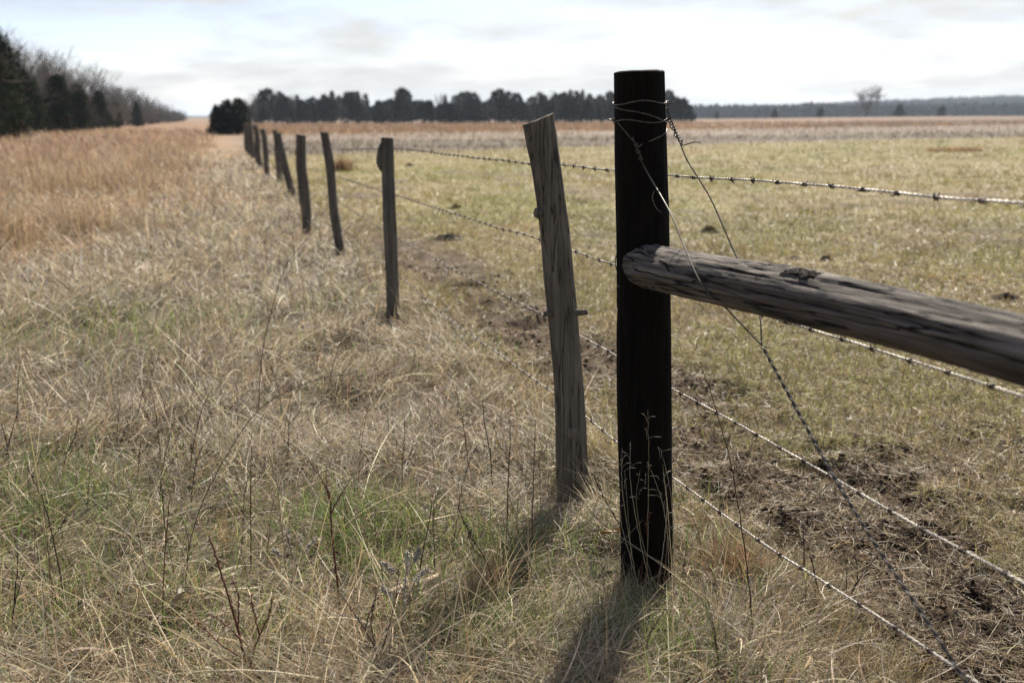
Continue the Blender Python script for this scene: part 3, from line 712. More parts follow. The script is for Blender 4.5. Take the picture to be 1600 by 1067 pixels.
tag(mb_dry.build('dry_grass', M_dry, smooth=False), 'matted dry tan and grey grass filling the verge left of the fence', 'dry grass', kind='stuff')
tag(mb_green.build('green_grass', M_green, smooth=False), 'fresh green grass shoots coming through the dry verge', 'green grass', kind='stuff')
tag(mb_red.build('tall_grass', M_dry, smooth=False), 'tall reddish tan prairie grass in the upper left of the verge', 'tall grass', kind='stuff')
tag(mb_p.build('pasture_grass', M_dry, smooth=False), 'short grazed tan pasture turf right of the fence', 'pasture grass', kind='stuff')
tag(mb_pg.build('pasture_green_grass', M_green, smooth=False), 'short green tufts among the grazed pasture turf', 'pasture grass', kind='stuff')


# ------------------------------------------------------------------ weeds, litter, dung
def gp(px, py):                                                    # a pixel of the survey photograph -> the spot on the ground
    a, b_ = (px - 800) / F_, -(py - 533.5) / F_
    d_ = np.array([a, math.cos(PT) + b_ * math.sin(PT), -math.sin(PT) + b_ * math.cos(PT)]); k = -CAMZ / d_[2]
    return np.array([d_[0] * k, d_[1] * k, 0.0])
def vp(px, py, y0):                                                # ... -> the spot in the upright plane at depth y0
    a, b_ = (px - 800) / F_, -(py - 533.5) / F_
    d_ = np.array([a, math.cos(PT) + b_ * math.sin(PT), -math.sin(PT) + b_ * math.cos(PT)]); k = y0 / d_[1]
    return np.array([d_[0] * k, y0, CAMZ + d_[2] * k])
def stem_mat(name, c1, c2): return plain_mat(name, c1, c2, 60, .7, 0, .3)
S_dark = stem_mat('dark_weed_stem', (.035, .02, .014), (.085, .052, .035))
S_brown = stem_mat('brown_weed_stem', (.075, .052, .034), (.17, .125, .085))
S_red = stem_mat('red_weed_stem', (.07, .022, .016), (.15, .055, .035))
S_tan = stem_mat('tan_weed_stem', (.22, .16, .09), (.42, .33, .2))
S_grey = stem_mat('grey_weed_stem', (.24, .215, .17), (.46, .42, .35))
S_pale = stem_mat('pale_straw_stem', (.38, .31, .2), (.58, .5, .36))
def weed(name, label, cat, mat, base, stems, r=.0022, group=None, curve=.05, buds=0, budmat=None, joined=False):
    """base pixel; stems: pixel polylines, the first is the main stem, each leaning a little in depth."""
    b0 = gp(*base); b0[2] = float(gz(b0[0:1], b0[1:2])[0]) - .02
    e = empty(name, b0, label, cat, group); g = np.random.default_rng(int(base[0] * 7 + base[1]))
    for k, pl_ in enumerate(stems):
        lean = g.normal(0, curve); n0 = len(pl_)
        pts = [vp(px, py, b0[1] + lean * q / max(n0 - 1, 1)) - b0 for q, (px, py) in enumerate(pl_)]
        if k == 0: pts = [np.zeros(3)] + pts
        P = spline(pts, 8 + 7 * n0); P = P + g.normal(0, .0007, P.shape); rr_ = r * (1 if k == 0 else .62)
        m = MB(); m.add(*tube(P, np.linspace(rr_, rr_ * .38, len(P)), 6))
        if not (buds and joined): m.build('stem' if k == 0 else 'branch', mat, e)
        if buds:
            if not joined: m = MB()
            for q in range(buds):
                i_ = g.integers(int(len(P) * .45), len(P)); d_ = g.normal(0, 1, 3); d_ /= np.linalg.norm(d_); L = g.uniform(.004, .012)
                m.add(*tube([P[i_], P[i_] + d_ * L * .5, P[i_] + d_ * L], [.0006, .0017, .0005], 5))
            m.build(('stem' if k == 0 else 'branch') if joined else 'seed_head', budmat or mat, e)
    return e
weed('dry_cane', 'tall thin arching brown cane rising highest out of the left verge', 'weed', S_brown, (402, 655), [[(406, 600), (412, 540), (426, 480), (447, 415), (490, 362)]], .0024)
weed('dry_cane', 'long brown cane bowing right over the verge with tiny thorny buds at its tip', 'weed', S_brown, (287, 945), [[(297, 850), (330, 755), (392, 655), (440, 616), (500, 592), (556, 583)], [(392, 655), (370, 640), (340, 628)]], .0017, buds=16)
weed('red_stemmed_weed', 'upright dark red stem with a forked top in the foreground grass', 'weed', S_red, (532, 968), [[(526, 900), (518, 830), (515, 775), (500, 745), (482, 718)], [(518, 800), (533, 772), (551, 744)], [(517, 790), (511, 765), (509, 735)]], .0034, buds=3)
weed('branching_weed', 'bushy dark red branching weed at the bottom edge left of centre', 'weed', S_red, (392, 1085), [[(384, 1040), (370, 975), (352, 915), (334, 858), (326, 835)], [(388, 1050), (402, 1000), (420, 960), (431, 915)], [(378, 1000), (352, 975), (330, 960)], [(372, 980), (372, 930), (363, 905)], [(384, 1030), (350, 1010), (322, 985), (300, 968)], [(405, 990), (396, 950), (391, 930)]], .0036, buds=9)
weed('branching_weed', 'dark many-branched weed at the bottom edge under the red forked stem', 'weed', S_dark, (600, 1080), [[(588, 1020), (572, 985), (548, 950), (530, 925)], [(592, 1030), (606, 985), (618, 935), (624, 880)], [(586, 1010), (580, 970), (588, 925), (594, 905)], [(570, 985), (580, 950), (596, 925)]], .003, buds=5)
weed('branching_weed', 'dark forked weed stalk at the left edge beside the dry mound', 'weed', S_dark, (16, 735), [[(10, 690), (2, 660)], [(12, 700), (24, 655), (30, 640)]], .004, buds=8)
weed('dry_cane', 'bent dead tan stalk folded over near the left edge', 'weed', S_tan, (28, 690), [[(27, 640), (32, 565), (45, 552)], [(40, 555), (52, 590), (60, 620)]], .0034)
weed('dry_cane', 'thin upright brown stem crossing the third wire right of the black post', 'weed', S_dark, (1178, 1012), [[(1172, 930), (1160, 830), (1143, 730), (1120, 645), (1094, 565)]], .0021)
weed('antler_weed', 'small antler-shaped dark twig weed under the lowest barbed wire', 'weed', S_dark, (1318, 948), [[(1336, 915), (1352, 893), (1374, 862)], [(1322, 938), (1323, 912), (1321, 880)], [(1340, 910), (1339, 885), (1334, 857)], [(1318, 945), (1310, 938), (1302, 945)]], .0032)
weed('antler_weed', 'dark twig with a split tip beside the lowest barbed wire', 'weed', S_dark, (1280, 938), [[(1273, 895), (1264, 858)], [(1256, 885), (1256, 840), (1253, 815)], [(1257, 835), (1268, 812), (1278, 798)]], .003)
weed('dry_cane', 'dark twig leaning against the left side of the black post foot', 'weed', S_dark, (986, 850), [[(965, 815), (946, 782), (934, 758), (925, 738)]], .0032)
weed('red_stemmed_weed', 'reddish briar with a small red leaf against the black post foot', 'weed', S_red, (1000, 925), [[(1004, 880), (1012, 840), (1020, 812), (1035, 790)], [(1012, 840), (1010, 820), (1016, 800)]], .002, buds=14)
weed('dry_cane', 'dark kinked stem at the bottom edge right of the black post shadow', 'weed', S_dark, (1128, 1075), [[(1122, 1030), (1117, 990), (1113, 970)], [(1124, 1040), (1135, 1010)]], .0026)
weed('dry_cane', 'dark stem slanting right at the bottom edge below the black post', 'weed', S_dark, (1040, 1080), [[(1022, 1030), (1006, 1000), (990, 975)], [(1010, 1010), (1018, 985), (1040, 950)]], .003, buds=4)
weed('silvery_forb', 'fluffy silvery grey dead forb in the foreground centre', 'weed', S_grey, (632, 1010), [[(630, 960), (634, 900), (637, 862)], [(631, 950), (650, 905), (668, 890)], [(632, 930), (612, 892), (600, 880)], [(634, 900), (648, 876), (655, 860)], [(631, 960), (610, 930), (596, 918)]], .0026, buds=100)
weed('silvery_forb', 'low silvery grey dead forb left of the red forked stem', 'weed', S_grey, (470, 905), [[(462, 880), (452, 850), (448, 830)], [(463, 885), (480, 858), (492, 842)], [(462, 890), (440, 868), (428, 858)], [(466, 880), (470, 850), (468, 836)]], .0026, buds=90)
weed('dry_cane', 'dark double stem at the left edge low in the frame', 'weed', S_dark, (14, 1010), [[(20, 960), (28, 880), (24, 840)], [(21, 950), (34, 905), (44, 880)]], .0026)
# grass stalks in front of the black post
g = np.random.default_rng(91)
for k, (bx, by, tx_, ty_, bow) in enumerate([(1010, 930, 1012, 640, 2), (1020, 925, 985, 690, -10), (1000, 925, 972, 700, -8), (1030, 930, 1000, 735, -14), (1022, 935, 1036, 738, 10), (1044, 930, 1010, 720, 12), (1035, 925, 1040, 760, 5), (1005, 930, 968, 790, -6), (1052, 930, 1032, 700, 8), (990, 925, 976, 735, 0)]):
    e = weed('grass_stalk', 'fine pale grass stalk with loose seed head standing before the black post foot', 'grass stalk', S_pale if k % 3 else S_tan, (bx, by),
             [[(bx + (tx_ - bx) * .35 + bow, by + (ty_ - by) * .4), (bx + (tx_ - bx) * .72 + bow, by + (ty_ - by) * .75), (tx_, ty_)]], .0011, 'fine grass stalks before the black post', .02)
    b0 = np.array(e.location); m = MB(); top = vp(tx_, ty_, b0[1]) - b0
    for q in range(4):
        a0 = top - np.array([0, 0, g.uniform(.0, .09)]); d_ = np.array([g.normal(0, .016), g.normal(0, .012), g.uniform(.01, .035)])
        m.add(*tube(spline([a0, a0 + d_ * .6, a0 + d_ + np.array([d_[0] * .6, 0, -.006])], 5), [.0003, .0003, .0003, .0012, .0006], 4))
    m.build('seed_head', S_pale, e)
# soil crumbs on the trodden ground: one loose mass
g = np.random.default_rng(5)
x, y, r = wedge(60000, 2.0, 9, -15, 40); kk = (g.random(len(x)) < dirt(x, y) ** 1.3) & (st(x, y)[1] > .25); x, y, r = x[kk], y[kk], r[kk]; n = len(x)
base_ = np.array([(0, 0, 1), (.9, 0, .1), (.1, .95, 0), (-.9, .1, .15), (0, -.9, .1), (0, 0, -.8)], float)
tri_ = np.array([(0, 1, 2), (0, 2, 3), (0, 3, 4), (0, 4, 1), (5, 2, 1), (5, 3, 2), (5, 4, 3), (5, 1, 4)])
sz = (.004 + .016 * g.random(n) ** 4)[:, None, None] * np.array([1, 1, .7]) * (1 + .0 * n)
V = np.stack([x, y, gz(x, y)], -1)[:, None] + base_[None] * sz * (1 + g.normal(0, .28, (n, 6, 3)))
Fq = (tri_[None] + (np.arange(n) * 6)[:, None, None]).reshape(-1, 3)
cc = np.repeat(np.array([.062, .043, .027]) * (1 + g.normal(0, .3, (n, 1))).clip(.4, 1.8), 6, 0)
m_, nt, out = new_mat('crumbly_soil'); at = nd(nt, 'ShaderNodeAttribute', attribute_name='Col'); p = nd(nt, 'ShaderNodeBsdfPrincipled'); p.inputs['Roughness'].default_value = .95; p.inputs['Specular IOR Level'].default_value = .1
nt.links.new(at.outputs['Color'], p.inputs['Base Color']); nt.links.new(p.outputs[0], out.inputs[0])
tag(link('soil_crumbs', mesh_np('soil_crumbs', V.reshape(-1, 3), Fq, cc, False), m_), 'loose dark soil crumbs on the trodden cattle path', 'soil', kind='stuff')
# stubble and rank grass of the far strips
mb_s = MB()
def strip(n, v0, v1, r0, r1, hh, ww, cols, wts, lean, pw=1.0):
    r = r0 * (r1 / r0) ** g.random(n); a = np.radians(g.uniform(-22, 42, n)); x, y = r * np.sin(a), r * np.cos(a)
    v = y - .86 * np.clip(x, -60, 400) + (fbm(x * .02, y * .05, seed=54, oct=3) - .5) * 8
    kk = (v > v0 + g.normal(0, 2.5, n)) & (v < v1 + g.normal(0, 4, n)) & (st(x, y)[1] > .8) & (g.random(n) < .12 + 1.2 * sstep(.36, .62, fbm(x * .09, y * .22, seed=56, oct=4)))
    x, y, r = x[kk], y[kk], r[kk]; n = len(x)
    V, Q, c_ = blades(x, y, np.zeros(n), g.uniform(0, 6.28, n), g.uniform(.4, 1, n) * hh, np.maximum(ww, .0009 * r), np.radians(np.abs(g.normal(lean, lean, n))), np.radians(g.uniform(0, 50, n)), pick(cols, wts, n), 3)
    mb_s.add(V, Q, c_)
strip(26000, 40, 62, 36, 190, .26, .02, [(.12, .085, .058), (.09, .062, .045), (.2, .15, .1)], (3, 3, 1), 25)
strip(22000, 58, 94, 50, 260, .30, .03, [(.34, .28, .21), (.24, .18, .125), (.15, .105, .075), (.45, .40, .33)], (2, 3, 2, .8), 25)
strip(60000, 92, 300, 80, 245, .42, .05, [(.33, .21, .115), (.27, .165, .09), (.38, .27, .16), (.2, .12, .07)], (3, 3, 2, 1), 16)
tag(mb_s.build('field_stubble', M_dry, smooth=False), 'brown stubble and rank tan grass in strips across the far field', 'stubble', kind='stuff')
# small dark stalks scattered through the verge
for k in range(46):
    while True:
        px, py = g.uniform(10, 840), g.uniform(560, 1000); b0 = gp(px, py); s_, t_ = st(b0[0], b0[1])
        if t_ < -.15: break
    h_ = g.uniform(.16, .42); sc_ = F_ / b0[1] * .93; L = h_ * sc_; a_ = g.normal(0, .22)
    stems = [[(px + a_ * L * .3, py - L * .4), (px + a_ * L * .7 + g.normal(0, 3), py - L * .75), (px + a_ * L * 1.1, py - L)]]
    for q in range(g.integers(0, 4)):
        f = g.uniform(.35, .8); x1, y1 = px + a_ * L * f, py - L * f; sg = g.choice([-1, 1])
        stems.append([(x1, y1), (x1 + sg * L * .08, y1 - L * .1), (x1 + sg * L * .13, y1 - L * g.uniform(.18, .3))])
    weed('weed_stalk', 'thin brown dead weed stalk standing in the verge grass', 'weed', [S_brown, S_dark, S_brown, S_tan, S_red][k % 5], (px, py), stems, g.uniform(.0014, .0024), 'thin dead weed stalks scattered in the verge', .04, buds=int(g.integers(0, 3)) * 6, joined=True)
# tufts that stand out
def tuft(name, label, px, py, n, h, spread, cols, mat=None, lean=22, fan=None, wd=.0017):
    b0 = gp(px, py); a = g.uniform(0, 2 * PI, n) if fan is None else g.normal(fan, .5, n)
    rr_ = spread * np.sqrt(g.random(n)); x_ = b0[0] + rr_ * np.cos(a * 3.1); y_ = b0[1] + rr_ * np.sin(a * 3.1)
    V, Q, c_ = blades(x_, y_, np.zeros(n), a, g.uniform(.5, 1, n) * h, np.full(n, max(wd, .0008 * b0[1])), np.radians(np.abs(g.normal(lean, lean * .6, n))), np.radians(g.uniform(5, 50, n)), pick(cols, [1] * len(cols), n), 6, g.normal(0, .3, n))
    m = MB(); m.add(V, Q, c_); tag(m.build(name, mat or M_dry, smooth=False), label, 'grass tuft')
RUS = [(.36, .23, .125), (.28, .165, .085), (.42, .31, .19), (.2, .13, .075)]; ORA = [(.42, .30, .16), (.36, .24, .115), (.48, .38, .22)]
tuft('grass_tuft', 'russet rounded grass tuft just right of the black post foot', 1140, 900, 900, .15, .075, RUS, lean=38)
tuft('grass_tuft', 'orange straw tuft with upright stems between the red stem and the black post', 768, 950, 90, .30, .05, ORA, lean=9)
tuft('grass_tuft', 'narrow orange straw tuft standing alone in front of the red stem', 738, 965, 50, .26, .02, ORA, lean=6)
tuft('grass_tuft', 'small orange straw tuft in the left foreground', 352, 862, 70, .16, .025, ORA, lean=12)
tuft('grass_tuft', 'pale straw tuft fanning left across the grey split post foot', 945, 798, 110, .42, .03, [(.6, .52, .36), (.5, .42, .27), (.42, .34, .2)], lean=55, fan=2.75)
tuft('grass_tuft', 'dry pale straw tuft leaning over the black post foot', 985, 935, 160, .24, .07, [(.55, .47, .32), (.42, .34, .22), (.3, .22, .13)], lean=40)
tuft('grass_tuft', 'pale straw tuft catching the sun in the shadow of the black post', 962, 1025, 110, .26, .09, [(.6, .52, .36), (.5, .42, .27), (.2, .24, .07)], lean=45)
tuft('grass_tuft', 'yellowish straw tuft right of the grey split post foot', 935, 735, 260, .24, .08, [(.46, .36, .17), (.38, .3, .14), (.5, .42, .25)], lean=14)
tuft('grass_tuft', 'reddish grass tuft out in the pasture beyond the bark-lump post', 537, 268, 200, .45, .22, RUS, lean=14, wd=.012)
tuft('grass_tuft', 'orange grass tuft far out in the pasture near the right edge', 1490, 238, 900, .2, 1.0, [(.34, .20, .10), (.30, .19, .1), (.36, .26, .14)], lean=30, wd=.03)
tuft('grass_tuft', 'low orange grass patch in the pasture just above the rail', 1478, 434, 260, .10, .28, ORA, lean=50, wd=.004)
# litter
def leaf_obj(name, label, px, py, L, wd, az, mat, arch=.3, z=.03, twist=.6):
    b0 = gp(px, py); b0[2] = float(gz(b0[0:1], b0[1:2])[0]) + z; n = 16; t = np.linspace(-.5, .5, n)
    P = np.stack([t * L, .06 * L * np.sin(t * 7), arch * L * (.25 - t * t)], -1); rows = []
    for q in np.linspace(-1, 1, 7):
        wv = wd * .5 * np.sqrt(np.clip(1 - (2 * t) ** 2, .02, 1)); an = twist * t * 3
        rows.append(P + np.stack([0 * t, q * wv * np.cos(an), q * wv * np.sin(an) + wd * .28 * q * q], -1))
    V = np.stack(rows, 1); V = np.concatenate([V.reshape(-1, 3), (V + [0, 0, -.0012]).reshape(-1, 3)])
    i_ = np.arange(n - 1)[:, None] * 7; j_ = np.arange(6)[None]; Q = np.stack([i_ + j_, i_ + j_ + 1, i_ + 8 + j_, i_ + 7 + j_], -1).reshape(-1, 4)
    o = link(name, mesh_np(name, V, np.vstack([Q, Q[:, ::-1] + n * 7]), None, True), mat, None, b0); o.rotation_euler = (0, 0, az)
    return tag(o, label, 'dead leaf')
Lf1 = plain_mat('pale_dead_leaf', (.26, .22, .16), (.46, .41, .32), 40, .7); Lf2 = plain_mat('ochre_dead_leaf', (.30, .19, .07), (.48, .34, .15), 30, .6)
leaf_obj('dead_leaf', 'long flat ochre leaf blade lying in the lower left grass', 60, 948, .19, .028, .25, Lf2, .12, .05, .25)
leaf_obj('dead_leaf', 'curled whitish dead leaf in the left foreground', 288, 965, .085, .03, 1.2, Lf1, .9, .05, 1.2)
leaf_obj('dead_leaf', 'crumpled pale leaf in the bottom left corner', 35, 1035, .07, .035, .6, Lf1, .6, .04, 1.0)
leaf_obj('dead_leaf', 'small folded pale leaf under the silvery forb', 500, 862, .05, .02, 2.2, Lf1, .7, .05, 1.0)
leaf_obj('dead_leaf', 'pale leaf scrap lying on the pasture under the log rail', 1432, 632, .13, .022, 1.5, Lf1, .3, .01, .4)
leaf_obj('dead_leaf', 'dull brown leaf leaning on the left of the black post foot', 955, 872, .07, .024, .1, Lf2, .3, .08, .3)
m_, _, pp_ = log_mesh([(-.075, -.02, .0), (-.02, 0, .012), (.03, .008, .02), (.08, .03, .028)], [.012, .017, .018, .015], 31, 22, 40, .06, .08, .08)
b0 = gp(640, 955); b0[2] = float(gz(b0[0:1], b0[1:2])[0]) + .05
fb = empty('fallen_branch', b0, 'short pale broken branch lying in the grass in the foreground centre', 'branch')
log_obj('branch_wood', plain_mat('bleached_branch', (.34, .24, .13), (.55, .45, .3), 45, .7, bump=.4), fb, endname='both', path=[(-.085, -.02, -.01), (-.02, 0, .008), (.03, .008, .016), (.08, .03, .028)], radii=[.012, .017, .018, .0165], seed=31, nside=22, rows=40, crack=.06, lump=.08, oval=.08)
M_dung = plain_mat('dry_dung', (.016, .011, .007), (.045, .031, .021), 25, .95, 0, .1, bump=.8)
def dung(px, py, wpx, hpx, label, grp='dung pats on the pasture'):
    b0 = gp(px, py); b0[2] = float(gz(b0[0:1], b0[1:2])[0]); R_ = wpx / 2 / F_ * b0[1]; H_ = hpx / F_ * b0[1]; m = MB(); g2 = np.random.default_rng(int(px + 3 * py))
    nu, nv = 44, 18
    a = np.arange(nu) * 2 * PI / nu; f = np.linspace(1, .02, nv)
    A, Fq = np.meshgrid(a, f); sd_ = int(px)
    rad = R_ * Fq * (.75 + .55 * fbm(np.cos(A) * 1.4 + 4, np.sin(A) * 1.4, Fq * 2, sd_, 3))
    Z = H_ * (1 - Fq ** 2.2) * (.15 + 1.6 * fbm(np.cos(A) * Fq * 4 + 7, np.sin(A) * Fq * 4, None, sd_ + 5, 5)) - .015
    V = np.stack([rad * np.cos(A), rad * np.sin(A), Z], -1).reshape(-1, 3)
    i_ = np.arange(nv - 1)[:, None] * nu; j_ = np.arange(nu)[None]; j2_ = (j_ + 1) % nu
    Q = np.stack([i_ + j_, i_ + j2_, i_ + nu + j2_, i_ + nu + j_], -1).reshape(-1, 4)
    o = link('dung_pat', mesh_np('dung_pat', V, Q, None, True), M_dung, None, b0); tag(o, label, 'dung pat', grp)
dung(1292, 402, 30, 8, 'dark dung pat above the middle of the rail, right one of the pair')
dung(1241, 400, 28, 7, 'dark dung pat above the middle of the rail, left one of the pair')
dung(1108, 361, 36, 11, 'dark heaped dung pat seen just behind the slanting right brace wire')
dung(1572, 464, 54, 11, 'wide dark dung pat at the right edge directly above the rail')
dung(1392, 424, 26, 6, 'small flat dung pat further right than the pair above the rail')
dung(1352, 417, 34, 4, 'thin flat dung pat just right of the pair above the rail')
dung(1100, 482, 16, 8, 'small round dung lump just below the rail near the black post')
dung(1260, 330, 22, 4, 'faint flat dung pat below the topmost wire')
dung(1420, 690, 50, 9, 'broad black dung pat below the rail on the bare ground')
dung(909, 545, 34, 10, 'dark dung lump showing between the grey split post and the black post')
dung(712, 325, 22, 7, 'dark lump in the green pasture between bark-lump post and grey split post')
dung(640, 262, 16, 5, 'tiny far dark lump just right of the bark-lump post')
dung(700, 372, 56, 9, 'dark muddy heap beside the cattle path right of the bark-lump post')
dung(1552, 965, 130, 26, 'large wet black mud clod at the lower right edge')
dung(1478, 985, 120, 22, 'rough brown mud clod left of the wet black one')
dung(1516, 900, 90, 20, 'black mud clod under the third barbed wire at lower right')


for k in range(16):
    px, py = float(RNG.uniform(880, 1590)), float(RNG.uniform(250, 400) if k < 9 else RNG.uniform(480, 640)); s_ = 1 if k < 9 else 1.5
    if k < 9 or px > 1060: dung(px, py, RNG.uniform(9, 20) * s_, RNG.uniform(2, 4.5) * s_, 'one of the small dark dung crumbs strewn over the grazed pasture', 'small dung crumbs strewn over the pasture')

# ------------------------------------------------------------------ trees
def bark(name, c1, c2): return plain_mat(name, c1, c2, 8, .9, 0, .2)
B_grey = bark('grey_bark', (.075, .064, .052), (.145, .125, .103)); B_dark = bark('dark_bark', (.04, .03, .024), (.08, .06, .048))
M_cedar = leaf_mat('cedar_foliage', .1, .85, .05)
def fast_tubes(segs, k=3):
    S = np.array([np.concatenate([a, b]) for a, b, _, _ in segs]); R0 = np.array([q[2] for q in segs]); R1 = np.array([q[3] for q in segs])
    A, B = S[:, :3], S[:, 3:]; T_ = B - A; T_ /= np.linalg.norm(T_, axis=1)[:, None] + 1e-9
    U = np.cross(T_, np.where(np.abs(T_[:, 2:3]) > .9, [[1.0, 0, 0]], [[0, 0, 1.0]])); U /= np.linalg.norm(U, axis=1)[:, None]; W_ = np.cross(T_, U)
    a = np.arange(k) * 2 * PI / k; d_ = np.cos(a)[None, :, None] * U[:, None] + np.sin(a)[None, :, None] * W_[:, None]
    V = np.concatenate([A[:, None] + d_ * R0[:, None, None], B[:, None] + d_ * R1[:, None, None]], 1); n = len(S)
    b_ = (np.arange(n) * 2 * k)[:, None]; j = np.arange(k)[None]; j2 = (j + 1) % k
    return V.reshape(-1, 3), np.stack([b_ + j, b_ + j2, b_ + k + j2, b_ + k + j], -1).reshape(-1, 4)
def bare_tree_meshes(seed, h, spread=.5, stems=1, twig=.009, levels=5, base=.28):
    g = np.random.default_rng(seed); tr, cr = [], []
    def grow(p, d, L, r, lv):
        n = 4 if lv == 0 else 3; pts = [p]
        for q in range(n):
            d = d + g.normal(0, .10 + .04 * lv, 3); d[2] += .06; d = d / np.linalg.norm(d); q1 = pts[-1] + d * L / n
            ra, rb = r * (1 - .35 * q / n), r * (1 - .35 * (q + 1) / n)
            (tr if lv == 0 else cr).append((pts[-1], q1, max(ra, twig), max(rb, twig * .8))); pts.append(q1)
            if lv < levels and (lv > 0 or q >= 1):
                for _ in range(1 if lv < 2 else g.integers(1, 3)):
                    side = g.normal(0, 1, 3); side -= d * (side @ d); side /= np.linalg.norm(side)
                    d2 = d * g.uniform(.5, .95) + side * g.uniform(.45, .95) * (spread + .4); d2[2] = abs(d2[2]) * .6 + d2[2] * .4 + .08
                    grow(q1, d2 / np.linalg.norm(d2), L * g.uniform(.45, .68), rb * .6, lv + 1)
        if lv < levels: grow(pts[-1], d, L * .62, r * .6, lv + 1)
    for _ in range(stems):
        d0 = np.array([g.normal(0, .05 + .22 * (stems > 1)), g.normal(0, .05 + .22 * (stems > 1)), 1.0]); d0 /= np.linalg.norm(d0)
        grow(np.array([g.normal(0, .12) * (stems > 1), g.normal(0, .12) * (stems > 1), -.2]), d0, h * base * 1.25, h * .0145, 0)
    zmax = max(q[1][2] for q in cr); f = h / zmax
    sc_ = lambda S: [(a * f, b * f, r0, r1) for a, b, r0, r1 in S]
    return (mesh_np('trunk', *fast_tubes(sc_(tr), 6), None, True), mesh_np('crown', *fast_tubes(sc_(cr), 3), None, True))
def leaf_cloud(g, C, S, n, size, cols, var=.3):
    """n leaf sprays round every clump centre C with spread S"""
    N = len(C) * n; c_ = np.repeat(C, n, 0) + np.clip(g.normal(0, 1, (N, 3)), -1.7, 1.7) * np.repeat(S, n)[:, None] * .5
    a = g.normal(0, 1, (N, 3)); a /= np.linalg.norm(a, axis=1)[:, None]; b = np.cross(a, g.normal(0, 1, (N, 3))); b /= np.linalg.norm(b, axis=1)[:, None]
    sz = (size * g.uniform(.5, 1.3, N))[:, None]
    V = np.stack([c_ - a * sz, c_ + b * sz * .45, c_ + a * sz, c_ - b * sz * .45], 1).reshape(-1, 3)
    Q = np.arange(N * 4).reshape(-1, 4)
    cc = np.asarray(cols)[g.choice(len(cols), len(C))] * (1 + g.normal(0, var, (len(C), 1)))
    cc = np.repeat(np.clip(cc, .004, .5), n * 4, 0)
    return V, Q, cc
CED = [(.020, .034, .011), (.015, .026, .009), (.027, .036, .012), (.036, .027, .012), (.011, .018, .007)]
def cedar_meshes(seed, h, rad, shape='cone', clumps=170, n=42, low=.03, size=.13, cols=CED, ragk=1.0):
    g = np.random.default_rng(seed); u = g.random(clumps) ** .85; z = low * h + u * (h * .985 - low * h)
    f = (z / h - low) / (1 - low)
    if shape == 'cone': prof = (1 - f) ** .75 * np.minimum(1, f * 7 + .45)
    elif shape == 'column': prof = np.sin(np.clip(f * .86 + .14, 0, 1) * PI) ** .55
    else: prof = np.sqrt(np.clip(1 - (2 * f - 1) ** 2, 0, 1)) * .7 + .3 * (1 - f)
    a = g.uniform(0, 2 * PI, clumps); lob = .68 + .62 * vnoise(np.cos(a) * 1.5 + seed, np.sin(a) * 1.5, z * 1.1, seed)
    rr_ = rad * prof * lob * np.sqrt(g.uniform(.15, 1, clumps))
    if shape == 'ragged': z = z * (.5 + .75 * vnoise(np.cos(a) * 2.2 + seed, np.sin(a) * 2.2, rr_ * 1.5, seed + 3))
    C = np.stack([rr_ * np.cos(a), rr_ * np.sin(a), z], -1); S = rad * ragk * (.20 + .22 * g.random(clumps)) * (.5 + .5 * prof)
    V, Q, cc = leaf_cloud(g, C, S, n, size, cols)
    segs = [(np.array([0, 0, -.3]), np.array([.05, 0, h * .5]), h * .02, h * .013), (np.array([.05, 0, h * .5]), np.array([0, 0, h * .93]), h * .013, .01)]
    for k in range(14):
        q = g.integers(clumps); p = C[q]; segs.append((np.array([.04, 0, max(p[2] - .3 * np.hypot(p[0], p[1]), .1)]), p, h * .006, .006))
    return mesh_np('trunk', *fast_tubes(segs, 6), None, True), mesh_np('crown', V, Q, cc, False)
def plant(name, meshes, mats, x_, y_, sc_, rz, label, cat, group=None, sxy=1.0, dz=0.0):
    e = empty(name, (x_, y_, float(gz(np.array([x_]), np.array([y_]))[0]) - .05 + dz), label, cat, group)
    e.rotation_euler = (0, 0, rz); e.scale = (sc_ * sxy, sc_ * sxy, sc_)
    for me, mt, nm in zip(meshes, mats, ('trunk', 'crown')):
        if not me.materials: me.materials.append(mt)
        o = bpy.data.objects.new(nm, me); COL.objects.link(o); o.parent = e
    return e
g = np.random.default_rng(17)
BARE = [bare_tree_meshes(100 + k, 8, .22 + .1 * (k % 3), 1 if k % 2 else 3, .0065, 4) for k in range(6)]
BRUSH = [bare_tree_meshes(120 + k, 3.4, .6, 5, .009, 4, .34) for k in range(3)]
CEDAR = [cedar_meshes(140 + k, 6, 1.7 + .25 * (k % 3), ['cone', 'oval', 'cone', 'oval'][k % 4], 210, 46) for k in range(4)]
PINE = [cedar_meshes(160 + k, 8, 2.0 + .5 * (k % 3), ['column', 'oval', 'oval', 'cone', 'oval', 'column', 'oval'][k % 7], 120, 20, [.05, .2, .1, .04, .25, .12, .16][k], .26, ragk=.75, cols= [(.018, .027, .014), (.014, .021, .012), (.024, .031, .016), (.011, .017, .01)]) for k in range(7)]
R_ = lambda a, b: float(g.uniform(a, b))
